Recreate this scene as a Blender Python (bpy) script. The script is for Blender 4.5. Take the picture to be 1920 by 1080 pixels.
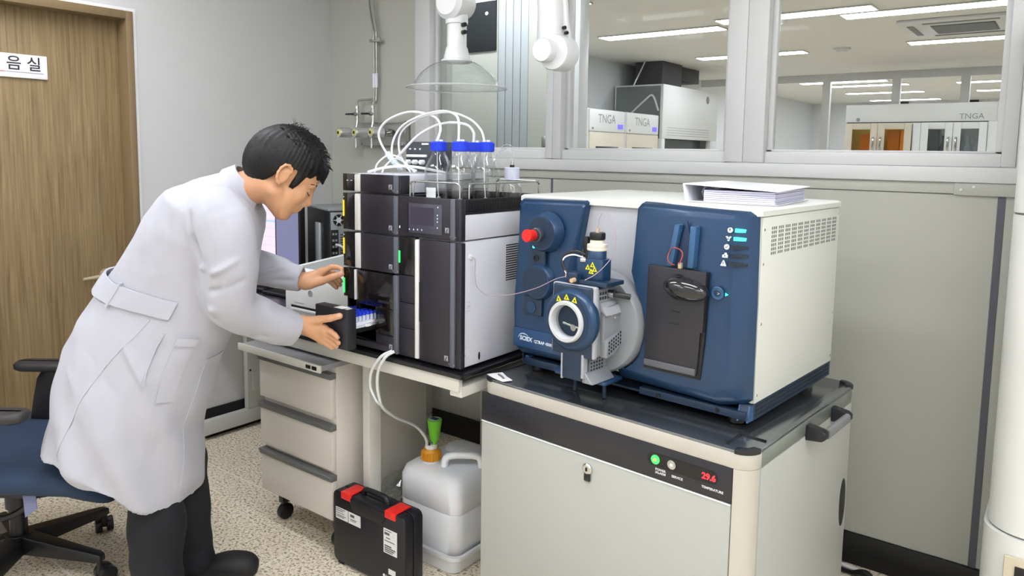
import bpy, bmesh, math, random
import numpy as np
from mathutils import Vector, Matrix
for o in list(bpy.data.objects): bpy.data.objects.remove(o)
S=bpy.context.scene; COL=S.collection
random.seed(7); RNG=np.random.default_rng(7)
PI=math.pi
# ---------------------------------------------------------------- camera
cam=bpy.data.objects.new('camera',bpy.data.cameras.new('camera')); COL.objects.link(cam)
cR=(0.79596826,0.605173,0.0141481); cU=(-0.07424342,0.07440132,0.99446084); cF=(-0.60076821,0.79260967,-0.10415121)
mw=Matrix.Identity(4)
for i in range(3):
    mw[i][0]=cR[i]; mw[i][1]=cU[i]; mw[i][2]=-cF[i]; mw[i][3]=(1.41628944,-1.6280777,1.46219699)[i]
cam.matrix_world=mw
cam.data.sensor_width=36; cam.data.lens=26.1114; cam.data.shift_y=-0.055845; cam.data.clip_start=.05
S.camera=cam
# ---------------------------------------------------------------- world, exposure
S.view_settings.view_transform='Standard'; S.view_settings.look='None'; S.view_settings.gamma=1
S.view_settings.use_curve_mapping=False
S.view_settings.exposure=0.55
LAMP=15.0     # strength of the LED diffusers in the near laboratory
LAMP2=15.0    # strength of the LED diffusers in the rooms behind the glass
w=bpy.data.worlds.new('world'); S.world=w; w.use_nodes=True
w.node_tree.nodes['Background'].inputs[0].default_value=(.8,.85,.9,1); w.node_tree.nodes['Background'].inputs[1].default_value=.3
# ---------------------------------------------------------------- helpers
def lin(h):
    h=h.lstrip('#'); v=[int(h[i:i+2],16)/255 for i in (0,2,4)]
    return tuple((x/12.92 if x<=.04045 else ((x+.055)/1.055)**2.4) for x in v)+(1,)
MATS={}
def mat(name,col,rough=.5,metal=0,spec=.5,var=0,vscale=8,bump=0,bscale=120,emit=0,coat=0,stretch=None,sheen=0,sss=0):
    m=bpy.data.materials.new(name); m.use_nodes=True; nt=m.node_tree; b=nt.nodes['Principled BSDF']
    c=lin(col)
    b.inputs['Base Color'].default_value=c; b.inputs['Roughness'].default_value=rough; b.inputs['Metallic'].default_value=metal
    b.inputs['Specular IOR Level'].default_value=spec
    if coat: b.inputs['Coat Weight'].default_value=coat; b.inputs['Coat Roughness'].default_value=.08
    if sheen: b.inputs['Sheen Weight'].default_value=sheen
    if sss:
        b.inputs['Subsurface Weight'].default_value=sss; b.inputs['Subsurface Radius'].default_value=(.012,.005,.003); b.inputs['Subsurface Scale'].default_value=1
    if emit: b.inputs['Emission Color'].default_value=c; b.inputs['Emission Strength'].default_value=emit
    tc=None
    def coords():
        nonlocal tc
        if tc is None:
            t=nt.nodes.new('ShaderNodeTexCoord'); mp=nt.nodes.new('ShaderNodeMapping'); nt.links.new(t.outputs['Object'],mp.inputs['Vector'])
            if stretch: mp.inputs['Scale'].default_value=stretch
            tc=mp
        return tc.outputs['Vector']
    if var:
        n=nt.nodes.new('ShaderNodeTexNoise'); n.inputs['Scale'].default_value=vscale; n.inputs['Detail'].default_value=4; nt.links.new(coords(),n.inputs['Vector'])
        mx=nt.nodes.new('ShaderNodeMix'); mx.data_type='RGBA'
        mx.inputs['A'].default_value=tuple(max(0,x*(1-var)) for x in c[:3])+(1,); mx.inputs['B'].default_value=tuple(min(1,x*(1+var)) for x in c[:3])+(1,)
        nt.links.new(n.outputs['Fac'],mx.inputs['Factor']); nt.links.new(mx.outputs['Result'],b.inputs['Base Color'])
    if bump:
        n=nt.nodes.new('ShaderNodeTexNoise'); n.inputs['Scale'].default_value=bscale; n.inputs['Detail'].default_value=3; nt.links.new(coords(),n.inputs['Vector'])
        bp=nt.nodes.new('ShaderNodeBump'); bp.inputs['Strength'].default_value=bump; bp.inputs['Distance'].default_value=.002
        nt.links.new(n.outputs['Fac'],bp.inputs['Height']); nt.links.new(bp.outputs['Normal'],b.inputs['Normal'])
    MATS[name]=m; return m
def glassmat(name,tint='#ffffff',ior=1.45,haze=0.0,rough=.02):
    m=bpy.data.materials.new(name); m.use_nodes=True; nt=m.node_tree
    for n in list(nt.nodes): nt.nodes.remove(n)
    out=nt.nodes.new('ShaderNodeOutputMaterial'); tr=nt.nodes.new('ShaderNodeBsdfTransparent'); gl=nt.nodes.new('ShaderNodeBsdfGlossy')
    tr.inputs[0].default_value=lin(tint); gl.inputs['Roughness'].default_value=rough
    f0=((ior-1)/(ior+1))**2; lw=nt.nodes.new('ShaderNodeLayerWeight'); lw.inputs['Blend'].default_value=.5
    pw=nt.nodes.new('ShaderNodeMath'); pw.operation='POWER'; pw.inputs[1].default_value=4; nt.links.new(lw.outputs['Facing'],pw.inputs[0])
    fr=nt.nodes.new('ShaderNodeMath'); fr.operation='MULTIPLY_ADD'; fr.inputs[1].default_value=1-f0; fr.inputs[2].default_value=f0; nt.links.new(pw.outputs[0],fr.inputs[0])
    mx=nt.nodes.new('ShaderNodeMixShader'); nt.links.new(fr.outputs[0],mx.inputs[0]); nt.links.new(tr.outputs[0],mx.inputs[1]); nt.links.new(gl.outputs[0],mx.inputs[2])
    last=mx
    if haze:
        d=nt.nodes.new('ShaderNodeBsdfDiffuse'); d.inputs[0].default_value=lin('#e8eaea'); m2=nt.nodes.new('ShaderNodeMixShader'); m2.inputs[0].default_value=haze
        nt.links.new(mx.outputs[0],m2.inputs[1]); nt.links.new(d.outputs[0],m2.inputs[2]); last=m2
    nt.links.new(last.outputs[0],out.inputs[0]); MATS[name]=m; return m
class MB:
    def __init__(s): s.v=[]; s.f=[]
    def add(s,vs,fs):
        k=len(s.v); s.v+= [tuple(map(float,p)) for p in vs]; s.f+=[tuple(i+k for i in q) for q in fs]; return s
    def box(s,x0,y0,z0,x1,y1,z1):
        x0,x1=min(x0,x1),max(x0,x1); y0,y1=min(y0,y1),max(y0,y1); z0,z1=min(z0,z1),max(z0,z1)
        v=[(x0,y0,z0),(x1,y0,z0),(x1,y1,z0),(x0,y1,z0),(x0,y0,z1),(x1,y0,z1),(x1,y1,z1),(x0,y1,z1)]
        return s.add(v,[(0,3,2,1),(4,5,6,7),(0,1,5,4),(1,2,6,5),(2,3,7,6),(3,0,4,7)])
    def hexa(s,v): # 8 points: bottom loop ccw, top loop ccw
        return s.add(v,[(0,3,2,1),(4,5,6,7),(0,1,5,4),(1,2,6,5),(2,3,7,6),(3,0,4,7)])
    def loft(s,rings,cap0=True,cap1=True,closed=True):
        n=len(rings[0]); vs=[p for r in rings for p in r]; fs=[]
        for i in range(len(rings)-1):
            for j in range(n if closed else n-1):
                a=i*n+j; b=i*n+(j+1)%n; fs.append((a,b,b+n,a+n))
        if cap0: fs.append(tuple(range(n-1,-1,-1)))
        if cap1: fs.append(tuple((len(rings)-1)*n+j for j in range(n)))
        return s.add(vs,fs)
    def frame(s,d):
        d=Vector(d).normalized(); a=Vector((0,0,1)) if abs(d.z)<.9 else Vector((1,0,0))
        u=a.cross(d).normalized(); return u,d.cross(u)
    def cyl(s,p0,p1,r0,r1=None,n=20,c0=True,c1=True):
        r1=r0 if r1 is None else r1; p0=Vector(p0); p1=Vector(p1); u,v=s.frame(p1-p0)
        ring=lambda p,r:[p+u*(r*math.cos(2*PI*i/n))+v*(r*math.sin(2*PI*i/n)) for i in range(n)]
        return s.loft([ring(p0,r0),ring(p1,r1)],c0,c1)
    def lathe(s,c,prof,d=(0,0,1),n=24,cap0=True,cap1=True): # prof: (t along d, r)
        c=Vector(c); dd=Vector(d).normalized(); u,v=s.frame(d)
        return s.loft([[c+dd*t+u*(r*math.cos(2*PI*i/n))+v*(r*math.sin(2*PI*i/n)) for i in range(n)] for t,r in prof],cap0,cap1)
    def tube(s,pts,r,n=8,sub=0,closed=False):
        P=[Vector(p) for p in pts]
        if sub: P=spline(P,sub)
        rs=r if isinstance(r,(list,tuple)) else [r]*len(P)
        if len(rs)!=len(P): rs=list(np.interp(np.linspace(0,1,len(P)),np.linspace(0,1,len(rs)),rs))
        t=[(P[min(i+1,len(P)-1)]-P[max(i-1,0)]).normalized() for i in range(len(P))]
        u,_=s.frame(t[0]); rings=[]
        for i,p in enumerate(P):
            u=(u-t[i]*u.dot(t[i])).normalized(); v=t[i].cross(u)
            rings.append([p+u*(rs[i]*math.cos(2*PI*k/n))+v*(rs[i]*math.sin(2*PI*k/n)) for k in range(n)])
        return s.loft(rings)
    def prism(s,poly,ax,a,b): # polygon in the two other axes, extruded along ax
        def pt(p,t): q=list(p); q.insert('xyz'.index(ax),t); return tuple(q)
        A=[pt(p,a) for p in poly]; B=[pt(p,b) for p in poly]
        return s.loft([A,B])
    def ell(s,c,r,n=16,m=10,rot=None):
        c=Vector(c); rings=[]
        for i in range(m+1):
            th=PI*i/m; rr=max(math.sin(th),1e-3); z=-math.cos(th)
            ring=[]
            for j in range(n):
                p=Vector((r[0]*rr*math.cos(2*PI*j/n),r[1]*rr*math.sin(2*PI*j/n),r[2]*z))
                if rot is not None: p=rot@p
                ring.append(c+p)
            rings.append(ring)
        return s.loft(rings)
    def rbox(s,x0,y0,x1,y1,r,z0,z1,n=6): # rounded-rectangle prism along z
        return s.loft([[(x,y,z) for x,y in rrect(x0,y0,x1,y1,r,n)] for z in (z0,z1)])
    def mesh(s,name,base=(0,0,0),bevel=0,seg=2,ang=40,smooth=True,bang=35):
        me=bpy.data.meshes.new(name); bx=Vector(base)
        me.from_pydata([tuple(Vector(p)-bx) for p in s.v],[],s.f)
        bm=bmesh.new(); bm.from_mesh(me)
        bmesh.ops.recalc_face_normals(bm,faces=bm.faces)
        if bevel:
            es=[e for e in bm.edges if len(e.link_faces)==2 and e.calc_face_angle(0)>math.radians(bang)]
            bmesh.ops.bevel(bm,geom=es,offset=bevel,segments=seg,affect='EDGES',profile=.5,clamp_overlap=True)
        bm.to_mesh(me); bm.free()
        if smooth:
            me.polygons.foreach_set('use_smooth',[True]*len(me.polygons)); me.set_sharp_from_angle(angle=math.radians(ang))
        return me
    def build(s,name,m,parent=None,**k):
        me=s.mesh(name,BASE.get(parent.name if parent else None,(0,0,0)),**k)
        return link(name,me,m,parent)
    def solo(s,name,m,label,cat,base=(0,0,0),fr=0,group=None,kind=None,**k):
        me=s.mesh(name,base,**k); o=link(name,me,m)
        place(o,base,fr); tag(o,label,cat,group,kind); return o
BASE={}
def link(name,me,m,parent=None):
    o=bpy.data.objects.new(name,me); COL.objects.link(o)
    if m is not None: me.materials.append(m)
    if parent: o.parent=parent; BASE[o.name]=BASE.get(parent.name,(0,0,0))
    return o
CA=math.radians(-4.44986)      # the instrument cart stands slightly turned
PA=math.atan2(.60405337,.79694387)   # heading of the person and of the chair
def place(o,base,fr):
    o.rotation_euler=(0,0,fr); o.location=Matrix.Rotation(fr,3,'Z')@Vector(base); BASE[o.name]=tuple(base)
def tag(o,label=None,cat=None,group=None,kind=None):
    if label: o['label']=label
    if cat: o['category']=cat
    if group: o['group']=group
    if kind: o['kind']=kind
def thing(name,label,cat,base=(0,0,0),fr=0,group=None):
    o=bpy.data.objects.new(name,None); COL.objects.link(o); o.empty_display_size=.05
    place(o,base,fr); tag(o,label,cat,group); return o
def dup(root,loc,rotz=None,label=None):
    r=root.copy(); COL.objects.link(r); r.location=loc
    if rotz is not None: r.rotation_euler=(0,0,rotz)
    if label: r['label']=label
    for ch in list(root.children):
        c=ch.copy(); COL.objects.link(c); c.parent=r
        for g in list(ch.children):
            d=g.copy(); COL.objects.link(d); d.parent=c
    return r
def spline(P,sub):
    P=[Vector(p) for p in P]; Q=[P[0]*2-P[1]]+P+[P[-1]*2-P[-2]]; out=[]
    for i in range(1,len(Q)-2):
        a,b,c,d=Q[i-1:i+3]
        for k in range(sub):
            t=k/sub; out.append(.5*((2*b)+(c-a)*t+(2*a-5*b+4*c-d)*t*t+(3*b-a-3*c+d)*t**3))
    out.append(P[-1]); return out
def rrect(x0,y0,x1,y1,r,n=6):
    out=[]
    for cx,cy,a in ((x1-r,y1-r,0),(x0+r,y1-r,90),(x0+r,y0+r,180),(x1-r,y0+r,270)):
        for i in range(n+1):
            t=math.radians(a+90*i/n); out.append((cx+r*math.cos(t),cy+r*math.sin(t)))
    return out
def text(s,size,m,parent,o,r,u,name='lettering',align='LEFT',ext=.0003,bold=0,solo=None):
    cu=bpy.data.curves.new(name,'FONT'); cu.body=s; cu.size=size; cu.align_x=align; cu.resolution_u=3; cu.offset=bold
    ob=bpy.data.objects.new(name,cu); COL.objects.link(ob); bpy.context.view_layer.update()
    me=bpy.data.meshes.new_from_object(ob.evaluated_get(bpy.context.evaluated_depsgraph_get()))
    bpy.data.objects.remove(ob); bpy.data.curves.remove(cu)
    o=Vector(o)-Vector(BASE.get(parent.name,(0,0,0))); r=Vector(r).normalized(); u=Vector(u).normalized(); n=r.cross(u)
    for v in me.vertices: v.co=o+r*v.co.x+u*v.co.y+n*(ext+v.co.z)
    me.name=name; me.materials.clear(); return link(name,me,m,parent)
# ---------------------------------------------------------------- materials
beige=mat('beige_panel','#b4b5ac',.42,var=.02,vscale=3)
white_alu=mat('white_frame','#d2d3d3',.35,var=.01)
grey_paint=mat('grey_wall_paint','#cbcbca',.6,var=.02,vscale=2,bump=.05,bscale=300)
white_paint=mat('white_wall_paint','#e9e9e7',.6,var=.02,vscale=2)  # whiter than the left wall so the unseen walls bounce more light
ceil_m=mat('ceiling_white','#e2e2dd',.8,var=.03,vscale=1.5)
black_rubber=mat('black_rubber','#101012',.5,var=.1)
dark_strip=mat('dark_joint','#5b5c66',.5,var=.03)
white_pl=mat('white_plastic','#e9eaea',.4,var=.01)
black_pl=mat('black_plastic','#121215',.38,var=.08)
steel=mat('steel','#c9c9c6',.25,metal=1,var=.05,vscale=30)
lamp_m=mat('led_diffuser','#f6f8ff',.5,emit=LAMP)
lamp2_m=mat('led_diffuser_far','#f6f8ff',.5,emit=LAMP2)
pane_m=glassmat('window_glass','#f7f9f9',1.12)
# floor of speckled tiles
def terrazzo():
    m=bpy.data.materials.new('speckled_tile'); m.use_nodes=True; nt=m.node_tree; b=nt.nodes['Principled BSDF']; b.inputs['Roughness'].default_value=.45
    g=nt.nodes.new('ShaderNodeNewGeometry')
    n1=nt.nodes.new('ShaderNodeTexNoise'); n1.inputs['Scale'].default_value=95; n1.inputs['Detail'].default_value=2; n1.inputs['Roughness'].default_value=.6
    n2=nt.nodes.new('ShaderNodeTexNoise'); n2.inputs['Scale'].default_value=9; n2.inputs['Detail'].default_value=3
    r=nt.nodes.new('ShaderNodeValToRGB'); e=r.color_ramp.elements
    e[0].position=.36; e[0].color=lin('#8a7f67'); e[1].position=.66; e[1].color=lin('#f6edda')
    x=e.new(.43); x.color=lin('#c9bb9f'); x=e.new(.49); x.color=lin('#eadfc8')
    mx=nt.nodes.new('ShaderNodeMix'); mx.data_type='RGBA'; mx.blend_type='MULTIPLY'; mx.inputs['Factor'].default_value=.15
    r2=nt.nodes.new('ShaderNodeValToRGB'); r2.color_ramp.elements[0].color=(.7,.68,.65,1); r2.color_ramp.elements[0].position=.35
    nt.links.new(g.outputs['Position'],n1.inputs['Vector']); nt.links.new(g.outputs['Position'],n2.inputs['Vector'])
    nt.links.new(n1.outputs['Fac'],r.inputs[0]); nt.links.new(n2.outputs['Fac'],r2.inputs[0])
    nt.links.new(r.outputs[0],mx.inputs['A']); nt.links.new(r2.outputs[0],mx.inputs['B']); nt.links.new(mx.outputs['Result'],b.inputs['Base Color'])
    return m
tile_m=terrazzo(); grout=mat('tile_grout','#f2ecdd',.8,var=.05,vscale=40)
XL,YW,XR,YF,HC=-2.015,1.168,3.6,-3.3,2.6
fl=MB().box(XL-.15,YF,-.06,XR,YW+.05,-.0008).build('floor',grout); tag(fl,kind='structure')
xs=[XL]+[-1.968+.3985*k for k in range(15)]+[XR]; ys=sorted([.187-.4*k for k in range(-2,10)]+[YF,YW])
TM={}
for i in range(len(xs)-1):
    for j in range(len(ys)-1):
        a,b=xs[i+1]-xs[i],ys[j+1]-ys[j]
        if a<.02 or b<.02: continue
        k=(round(a,3),round(b,3))
        if k not in TM: TM[k]=MB().box(-a/2+.003,-b/2+.003,-.0014,a/2-.003,b/2-.003,.0).mesh('tile',bevel=.0006,seg=1)
        t=bpy.data.objects.new('tile',TM[k]); COL.objects.link(t); t.parent=fl; t.location=((xs[i]+xs[i+1])/2,(ys[j]+ys[j+1])/2,0)
        if not TM[k].materials: TM[k].materials.append(tile_m)
# walls of the laboratory
D0,D1,DT=-.93,.052,2.067     # door opening in the left wall
o=MB().box(XL-.15,D1,0,XL,YW+.05,HC).box(XL-.15,YF,0,XL,D0,HC).box(XL-.15,D0,DT,XL,D1,HC).build('wall_left',grey_paint,smooth=False); tag(o,kind='structure')
o=MB().box(XR,YF,0,XR+.1,YW+.05,HC).build('wall_right',white_paint,smooth=False); tag(o,kind='structure')
o=MB().box(XL-.15,YF-.1,0,XR+.1,YF,HC).build('wall_front',white_paint,smooth=False); tag(o,kind='structure')
cl=MB().box(XL-.15,YF,HC,XR+.1,YW+.05,HC+.05).build('ceiling',ceil_m,smooth=False); tag(cl,kind='structure')
wb=MB().box(XL,YW+.012,0,XR,YW+.05,1.387).box(XL,YW+.012,1.387,-1.328,YW+.05,HC).box(-1.328,YW+.012,2.3,XR,YW+.05,HC).build('wall_back',beige,smooth=False); tag(wb,kind='structure')
JX=-.48
for x0,x1,z0,z1 in ((XL,-1.33,.115,HC),(-1.325,JX-.006,.115,1.349),(JX+.006,1.222,.115,1.349),(1.242,XR,.115,1.349),(-1.328,XR,2.32,HC)):
    MB().box(x0,YW,z0,x1,YW+.012,z1).build('wall_panel',beige,wb,bevel=.0015,seg=1)
MB().box(JX-.006,YW+.001,.115,JX+.006,YW+.012,1.349).build('joint_strip',dark_strip,wb)
MB().box(1.222,YW-.001,.115,1.242,YW+.012,1.349).build('joint_strip',dark_strip,wb)
o=MB().box(-1.328,YW-.006,1.351,1.1,YW+.012,1.388).box(1.1,YW-.012,1.347,XR,YW+.012,1.388).build('trim_1',beige,bevel=.002); tag(o,kind='structure')
for x in (1.12,1.155): MB().cyl((x,YW-.012,1.365+.01*(x>1.13)),(x,YW-.016,1.365+.01*(x>1.13)),.005,n=10).build('screw',steel,o)
o=MB().box(XL+.001,YW-.012,0,XR,YW,.115).build('baseboard_back',black_rubber,bevel=.003); tag(o,kind='structure')
o=MB().box(XL,D1+.045,0,XL+.012,YW-.012,.15).build('baseboard_left',black_rubber,bevel=.003); tag(o,kind='structure')
# windows of the partition
o=MB().box(-1.328,YW-.02,1.388,XR,YW+.07,1.438).build('trim_2',white_alu,bevel=.004); tag(o,kind='structure')
WIN=[(-1.328,-1.226,-.508,-.47),(-.47,-.427,.327,.40),(.40,.478,1.222,1.262)]
for i,(a,b,c,d) in enumerate(WIN):
    f=MB().box(a,YW-.02,1.44,b,YW+.09,2.3).box(c,YW-.02,1.44,d,YW+.09,2.3).box(b,YW-.005,1.438,c,YW+.09,1.481).box(b,YW-.005,2.24,c,YW+.09,2.3).build('window_%d'%(i+1),white_alu,bevel=.004); tag(f,kind='structure')
    MB().box(b-.01,YW+.03,1.47,c+.01,YW+.036,2.25).build('glass_pane',pane_m,f,smooth=False)
    MB().box(b,YW+.02,1.481,b+.02,YW+.05,2.24).box(c-.02,YW+.02,1.481,c,YW+.05,2.24).box(b,YW+.02,1.481,c,YW+.05,1.489).build('glazing_bead',white_alu,f,bevel=.002)
    if i==0: MB().box(b,YW+.05,1.481,b+.058,YW+.09,2.24).build('jamb',beige,f)
o=MB().box(1.262,YW-.02,1.388,XR,YW+.09,HC).build('trim_3',white_alu,bevel=.004); tag(o,kind='structure')
# door in the left wall
def woodmat():
    m=bpy.data.materials.new('wood_laminate'); m.use_nodes=True; nt=m.node_tree; b=nt.nodes['Principled BSDF']; b.inputs['Roughness'].default_value=.45
    t=nt.nodes.new('ShaderNodeTexCoord'); mp=nt.nodes.new('ShaderNodeMapping'); mp.inputs['Scale'].default_value=(30,30,1.1)
    n=nt.nodes.new('ShaderNodeTexNoise'); n.inputs['Scale'].default_value=3.2; n.inputs['Detail'].default_value=7; n.inputs['Roughness'].default_value=.6; n.inputs['Distortion'].default_value=.4
    r=nt.nodes.new('ShaderNodeValToRGB'); e=r.color_ramp.elements; e[0].position=.3; e[0].color=lin('#766143'); e[1].position=.72; e[1].color=lin('#a08a66')
    nt.links.new(t.outputs['Object'],mp.inputs['Vector']); nt.links.new(mp.outputs[0],n.inputs['Vector']); nt.links.new(n.outputs['Fac'],r.inputs[0]); nt.links.new(r.outputs[0],b.inputs['Base Color'])
    return m
wood=woodmat(); wood_f=mat('wood_frame','#806c4e',.45,var=.12,vscale=3,stretch=(30,30,1))
sil=mat('white_sealant','#e4e4e6',.5)
d=MB().box(XL-.075,D0+.03,.005,XL-.115,D1-.032,DT-.035).build('door_1',wood,bevel=.002); tag(d,kind='structure')
MB().box(XL-.13,D0,0,XL+.012,D0+.035,DT).box(XL-.13,D1-.032,0,XL+.012,D1,DT).box(XL-.13,D0+.035,DT-.036,XL+.012,D1-.032,DT).build('door_frame',wood_f,d,bevel=.003)
MB().box(XL-.01,D1,0,XL+.004,D1+.014,DT+.014).box(XL-.01,D0,DT,XL+.004,D1,DT+.014).box(XL-.01,D0-.014,0,XL+.004,D0,DT+.014).build('seal_strip',sil,d)
hm=mat('brass_lever','#d8cdb4',.3,metal=.6)
h=MB().cyl((XL-.075,-.075,.885),(XL-.066,-.075,.885),.026).cyl((XL-.068,-.075,.885),(XL-.03,-.075,.885),.009).build('door_handle',hm,d)
MB().tube([(XL-.03,-.068,.885),(XL-.028,-.1,.885),(XL-.028,-.19,.88)],[.010,.010,.007],10,4).build('lever',hm,h)
s=thing('door_sign','white door plate with two Korean syllables on the wooden door','sign',(XL-.075,-.5,1.74))
MB().box(XL-.075,-.72,1.742,XL-.064,-.279,1.838).build('plate',mat('sign_plate','#f3f3f6',.3),s,bevel=.002)
tb=mat('sign_black','#26262c',.5)
text('음 실',.062,tb,s,(XL-.064,-.432,1.778),(0,1,0),(0,0,1),ext=.001,bold=.0006)
MB().box(XL-.064,-.7,1.7625,XL-.0632,-.44,1.766).build('red_line',mat('sign_red','#d2605a',.5),s); MB().box(XL-.064,-.44,1.7628,XL-.0632,-.295,1.7655).build('grey_line',mat('sign_grey','#9c9aa8',.5),s)
# LED panels of the laboratory (all above the frame)
def led(name,x,y,m,label,L=1.22,W=.2,z=HC,group=None):
    t=thing(name,label,'light',(x,y,z),0,group)
    MB().box(x-L/2-.012,y-W/2-.012,z-.012,x+L/2+.012,y+W/2+.012,z-.0005).build('frame',steel,t,bevel=.002)
    MB().box(x-L/2,y-W/2,z-.014,x+L/2,y+W/2,z-.012).build('diffuser',m,t,smooth=False)
    return t
NEAR=[(-1.15,-.45,'LED ceiling panel above the person, nearest the window partition on the left'),(.6,-.45,'LED ceiling panel above the blue instrument, nearest the window partition'),(-1.15,-1.65,'LED ceiling panel in the middle row on the door side'),(.6,-1.65,'LED ceiling panel in the middle row over the camera'),(2.35,-.45,'LED ceiling panel by the right end of the window partition'),(2.35,-1.65,'LED ceiling panel in the middle row by the right wall'),(3.05,-1.05,'LED ceiling panel hard by the right wall'),(2.35,-2.75,'LED ceiling panel in the rear row by the right wall'),(-1.15,-2.75,'LED ceiling panel in the rear row on the door side')]  # panels along the right and in the rear row are added fill light
p=led('ceiling_light',NEAR[0][0],NEAR[0][1],lamp_m,NEAR[0][2],group='LED panels over the near laboratory')
for x,y,lb in NEAR[1:]: dup(p,(x,y,HC),None,lb)
# ---------------------------------------------------------------- lab bench
cream=mat('cream_steel','#d3d1c8',.4,var=.02); cream2=mat('cream_laminate','#d8d2c8',.45,var=.02)
blacktop=mat('black_worktop','#17171a',.22,var=.1,vscale=20); handle_grey=mat('grey_handle','#77797a',.4,metal=.3,var=.03)
t=thing('lab_bench','white steel lab bench with a thin black worktop under the black instrument stack','bench',(-.6,.4,0))
MB().box(-1.15,0,.786,0,.75,.8).build('worktop',blacktop,t,bevel=.002)
MB().box(-1.13,.012,.742,-.02,.03,.785).box(-1.13,.72,.742,-.02,.74,.785).box(-1.13,.03,.742,-1.10,.72,.785).build('apron',cream,t,bevel=.002)
for x,y in ((-.548,.098),): MB().box(x,y,0.0,x+.036,y+.055,.742).build('leg',cream,t,bevel=.003)
for x in (-.47,-1.14): MB().box(x,.66,0.0,x+.036,.715,.742).build('leg',cream,t,bevel=.003)
MB().box(-.064,.02,.722,-.016,.72,.757).box(-.064,.66,0,-.016,.72,.722).build('side_frame',cream,t,bevel=.004)
# drawer unit
t=thing('drawer_unit','cream three-drawer pedestal with grey grip rails under the bench','drawers',(-.83,.27,0))
MB().box(-1.05,.04,.135,-.62,.5,.728).build('body',cream2,t,bevel=.002)
for k,(z0,z1) in enumerate(((.137,.302),(.323,.488),(.513,.677))):
    d=MB().box(-1.05,.02,z0,-.622,.039,z1-.018).build('drawer',cream2,t,bevel=.002)
    MB().box(-1.05,.012,z1-.018,-.618,.039,z1+.003).box(-1.05,.008,z1-.006,-.618,.014,z1+.003).build('grip_rail',handle_grey,d,bevel=.0015)
b=MB().box(-1.06,-.055,.712,-.585,.4,.731).build('writing_shelf',mat('grey_shelf','#8f9092',.35,var=.03),t,bevel=.001)
MB().box(-1.065,-.062,.708,-.58,-.054,.735).build('front_edge',cream,b,bevel=.002)
MB().box(-.655,-.064,.715,-.63,-.06,.728).box(-.622,-.064,.715,-.597,-.06,.728).build('socket',black_pl,b,bevel=.001)
for x in (-1.0,-.67):
    for y in (.09,.44):
        MB().cyl((x-.012,y,.032),(x+.012,y,.032),.032,n=18).box(x-.014,y-.02,.07,x+.014,y+.02,.135).build('caster',black_pl,t,bevel=.002)
# ---------------------------------------------------------------- chromatograph stack
lc_dark=mat('charcoal_panel','#24222a',.38,var=.04,vscale=3); lc_bez=mat('slate_bezel','#5a5d68',.35); lc_black=mat('gloss_black','#15120f',.1,coat=.5); lc_white=mat('white_casing','#cdced6',.38,var=.01)
strip_w=mat('silver_strip','#d9d8d6',.35); emb=mat('emblem_grey','#9a9aa2',.4); yel=mat('amber_led','#e0b42a',.4,emit=.8); grn=mat('green_led','#2fd35a',.4,emit=1.6); lcd=mat('dim_screen','#454553',.15,var=.1,vscale=12); ui=mat('screen_symbol','#b9b9c8',.4,emit=.25)
def emblem(t,x,z,y):
    MB().box(x-.0075,y-.0006,z-.008,x+.0075,y,z+.008).build('emblem',emb,t)
    e=MB(); e.add([(x-.005,y-.0012,z-.0045),(x-.002,y-.0012,z-.0055),(x+.005,y-.0012,z+.004),(x+.003,y-.0012,z+.006)],[(0,1,2,3)]); e.box(x-.005,y-.0012,z-.007,x+.005,y-.0006,z-.0055).build('emblem_mark',lc_dark,t,smooth=False)
def model_name(t,x,z,y): text('Nexera',.0085,emb,t,(x,y-.0006,z),(1,0,0),(0,0,1),'RIGHT',bold=.0001)
def module(label,z0,z1,led=None,top_white=False):
    t=thing('pump_module' if led else 'controller_module',label,'instrument',(-.412,.25,z0),0,'stacked chromatograph modules')
    MB().box(-.542,.03,z0+.003,-.283,.45,z1-.002).build('casing',lc_white,t,bevel=.003)
    MB().box(-.544,.015,z0+.003,-.481,.032,z1-.002).build('gloss_panel',lc_black,t,bevel=.002)
    MB().box(-.480,.009,z0+.003,-.456,.032,z1-.003).build('silver_strip',strip_w,t,bevel=.003)
    MB().box(-.455,.013,z0+.002,-.301,.032,z1-.002).build('front_panel',lc_dark,t,bevel=.002)
    MB().box(-.3005,.012,z0+.002,-.281,.032,z1-.002).build('bezel',lc_bez,t,bevel=.003)
    MB().box(-.281,.018,z0+.002,-.2797 if led else -.2735,.06,z1-.002).build('side_edge',lc_dark,t,bevel=.002)
    emblem(t,-.313,z0+.022,.013); model_name(t,-.304,z0+.008,.013)
    if led:
        c=(z0+z1)/2+.01; MB().box(-.5435,.0135,c-.027,-.5375,.016,c+.027).build('status_light',yel,t)
        MB().box(-.542,.0135,c+.036,-.538,.016,c+.039).build('symbol',ui,t)
    else:
        for k in range(2): MB().box(-.524+.02*k,.0142,z0+.036,-.516+.02*k,.0148,z0+.039).build('indicator',ui,t)
        for x in (-.44,-.40): MB().box(x,.06,z1-.002,x+.02,.1,z1+.001).build('lid_vent',lc_white,t)
    return t
module('slim top module of the black stack with a white lid, below the curved tubes',1.327,1.389)
module('upper pump module with a yellow light, under the slim top module',1.197,1.325,1)
module('lower pump module with a yellow light, directly above the open autosampler',1.072,1.195,1)
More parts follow.
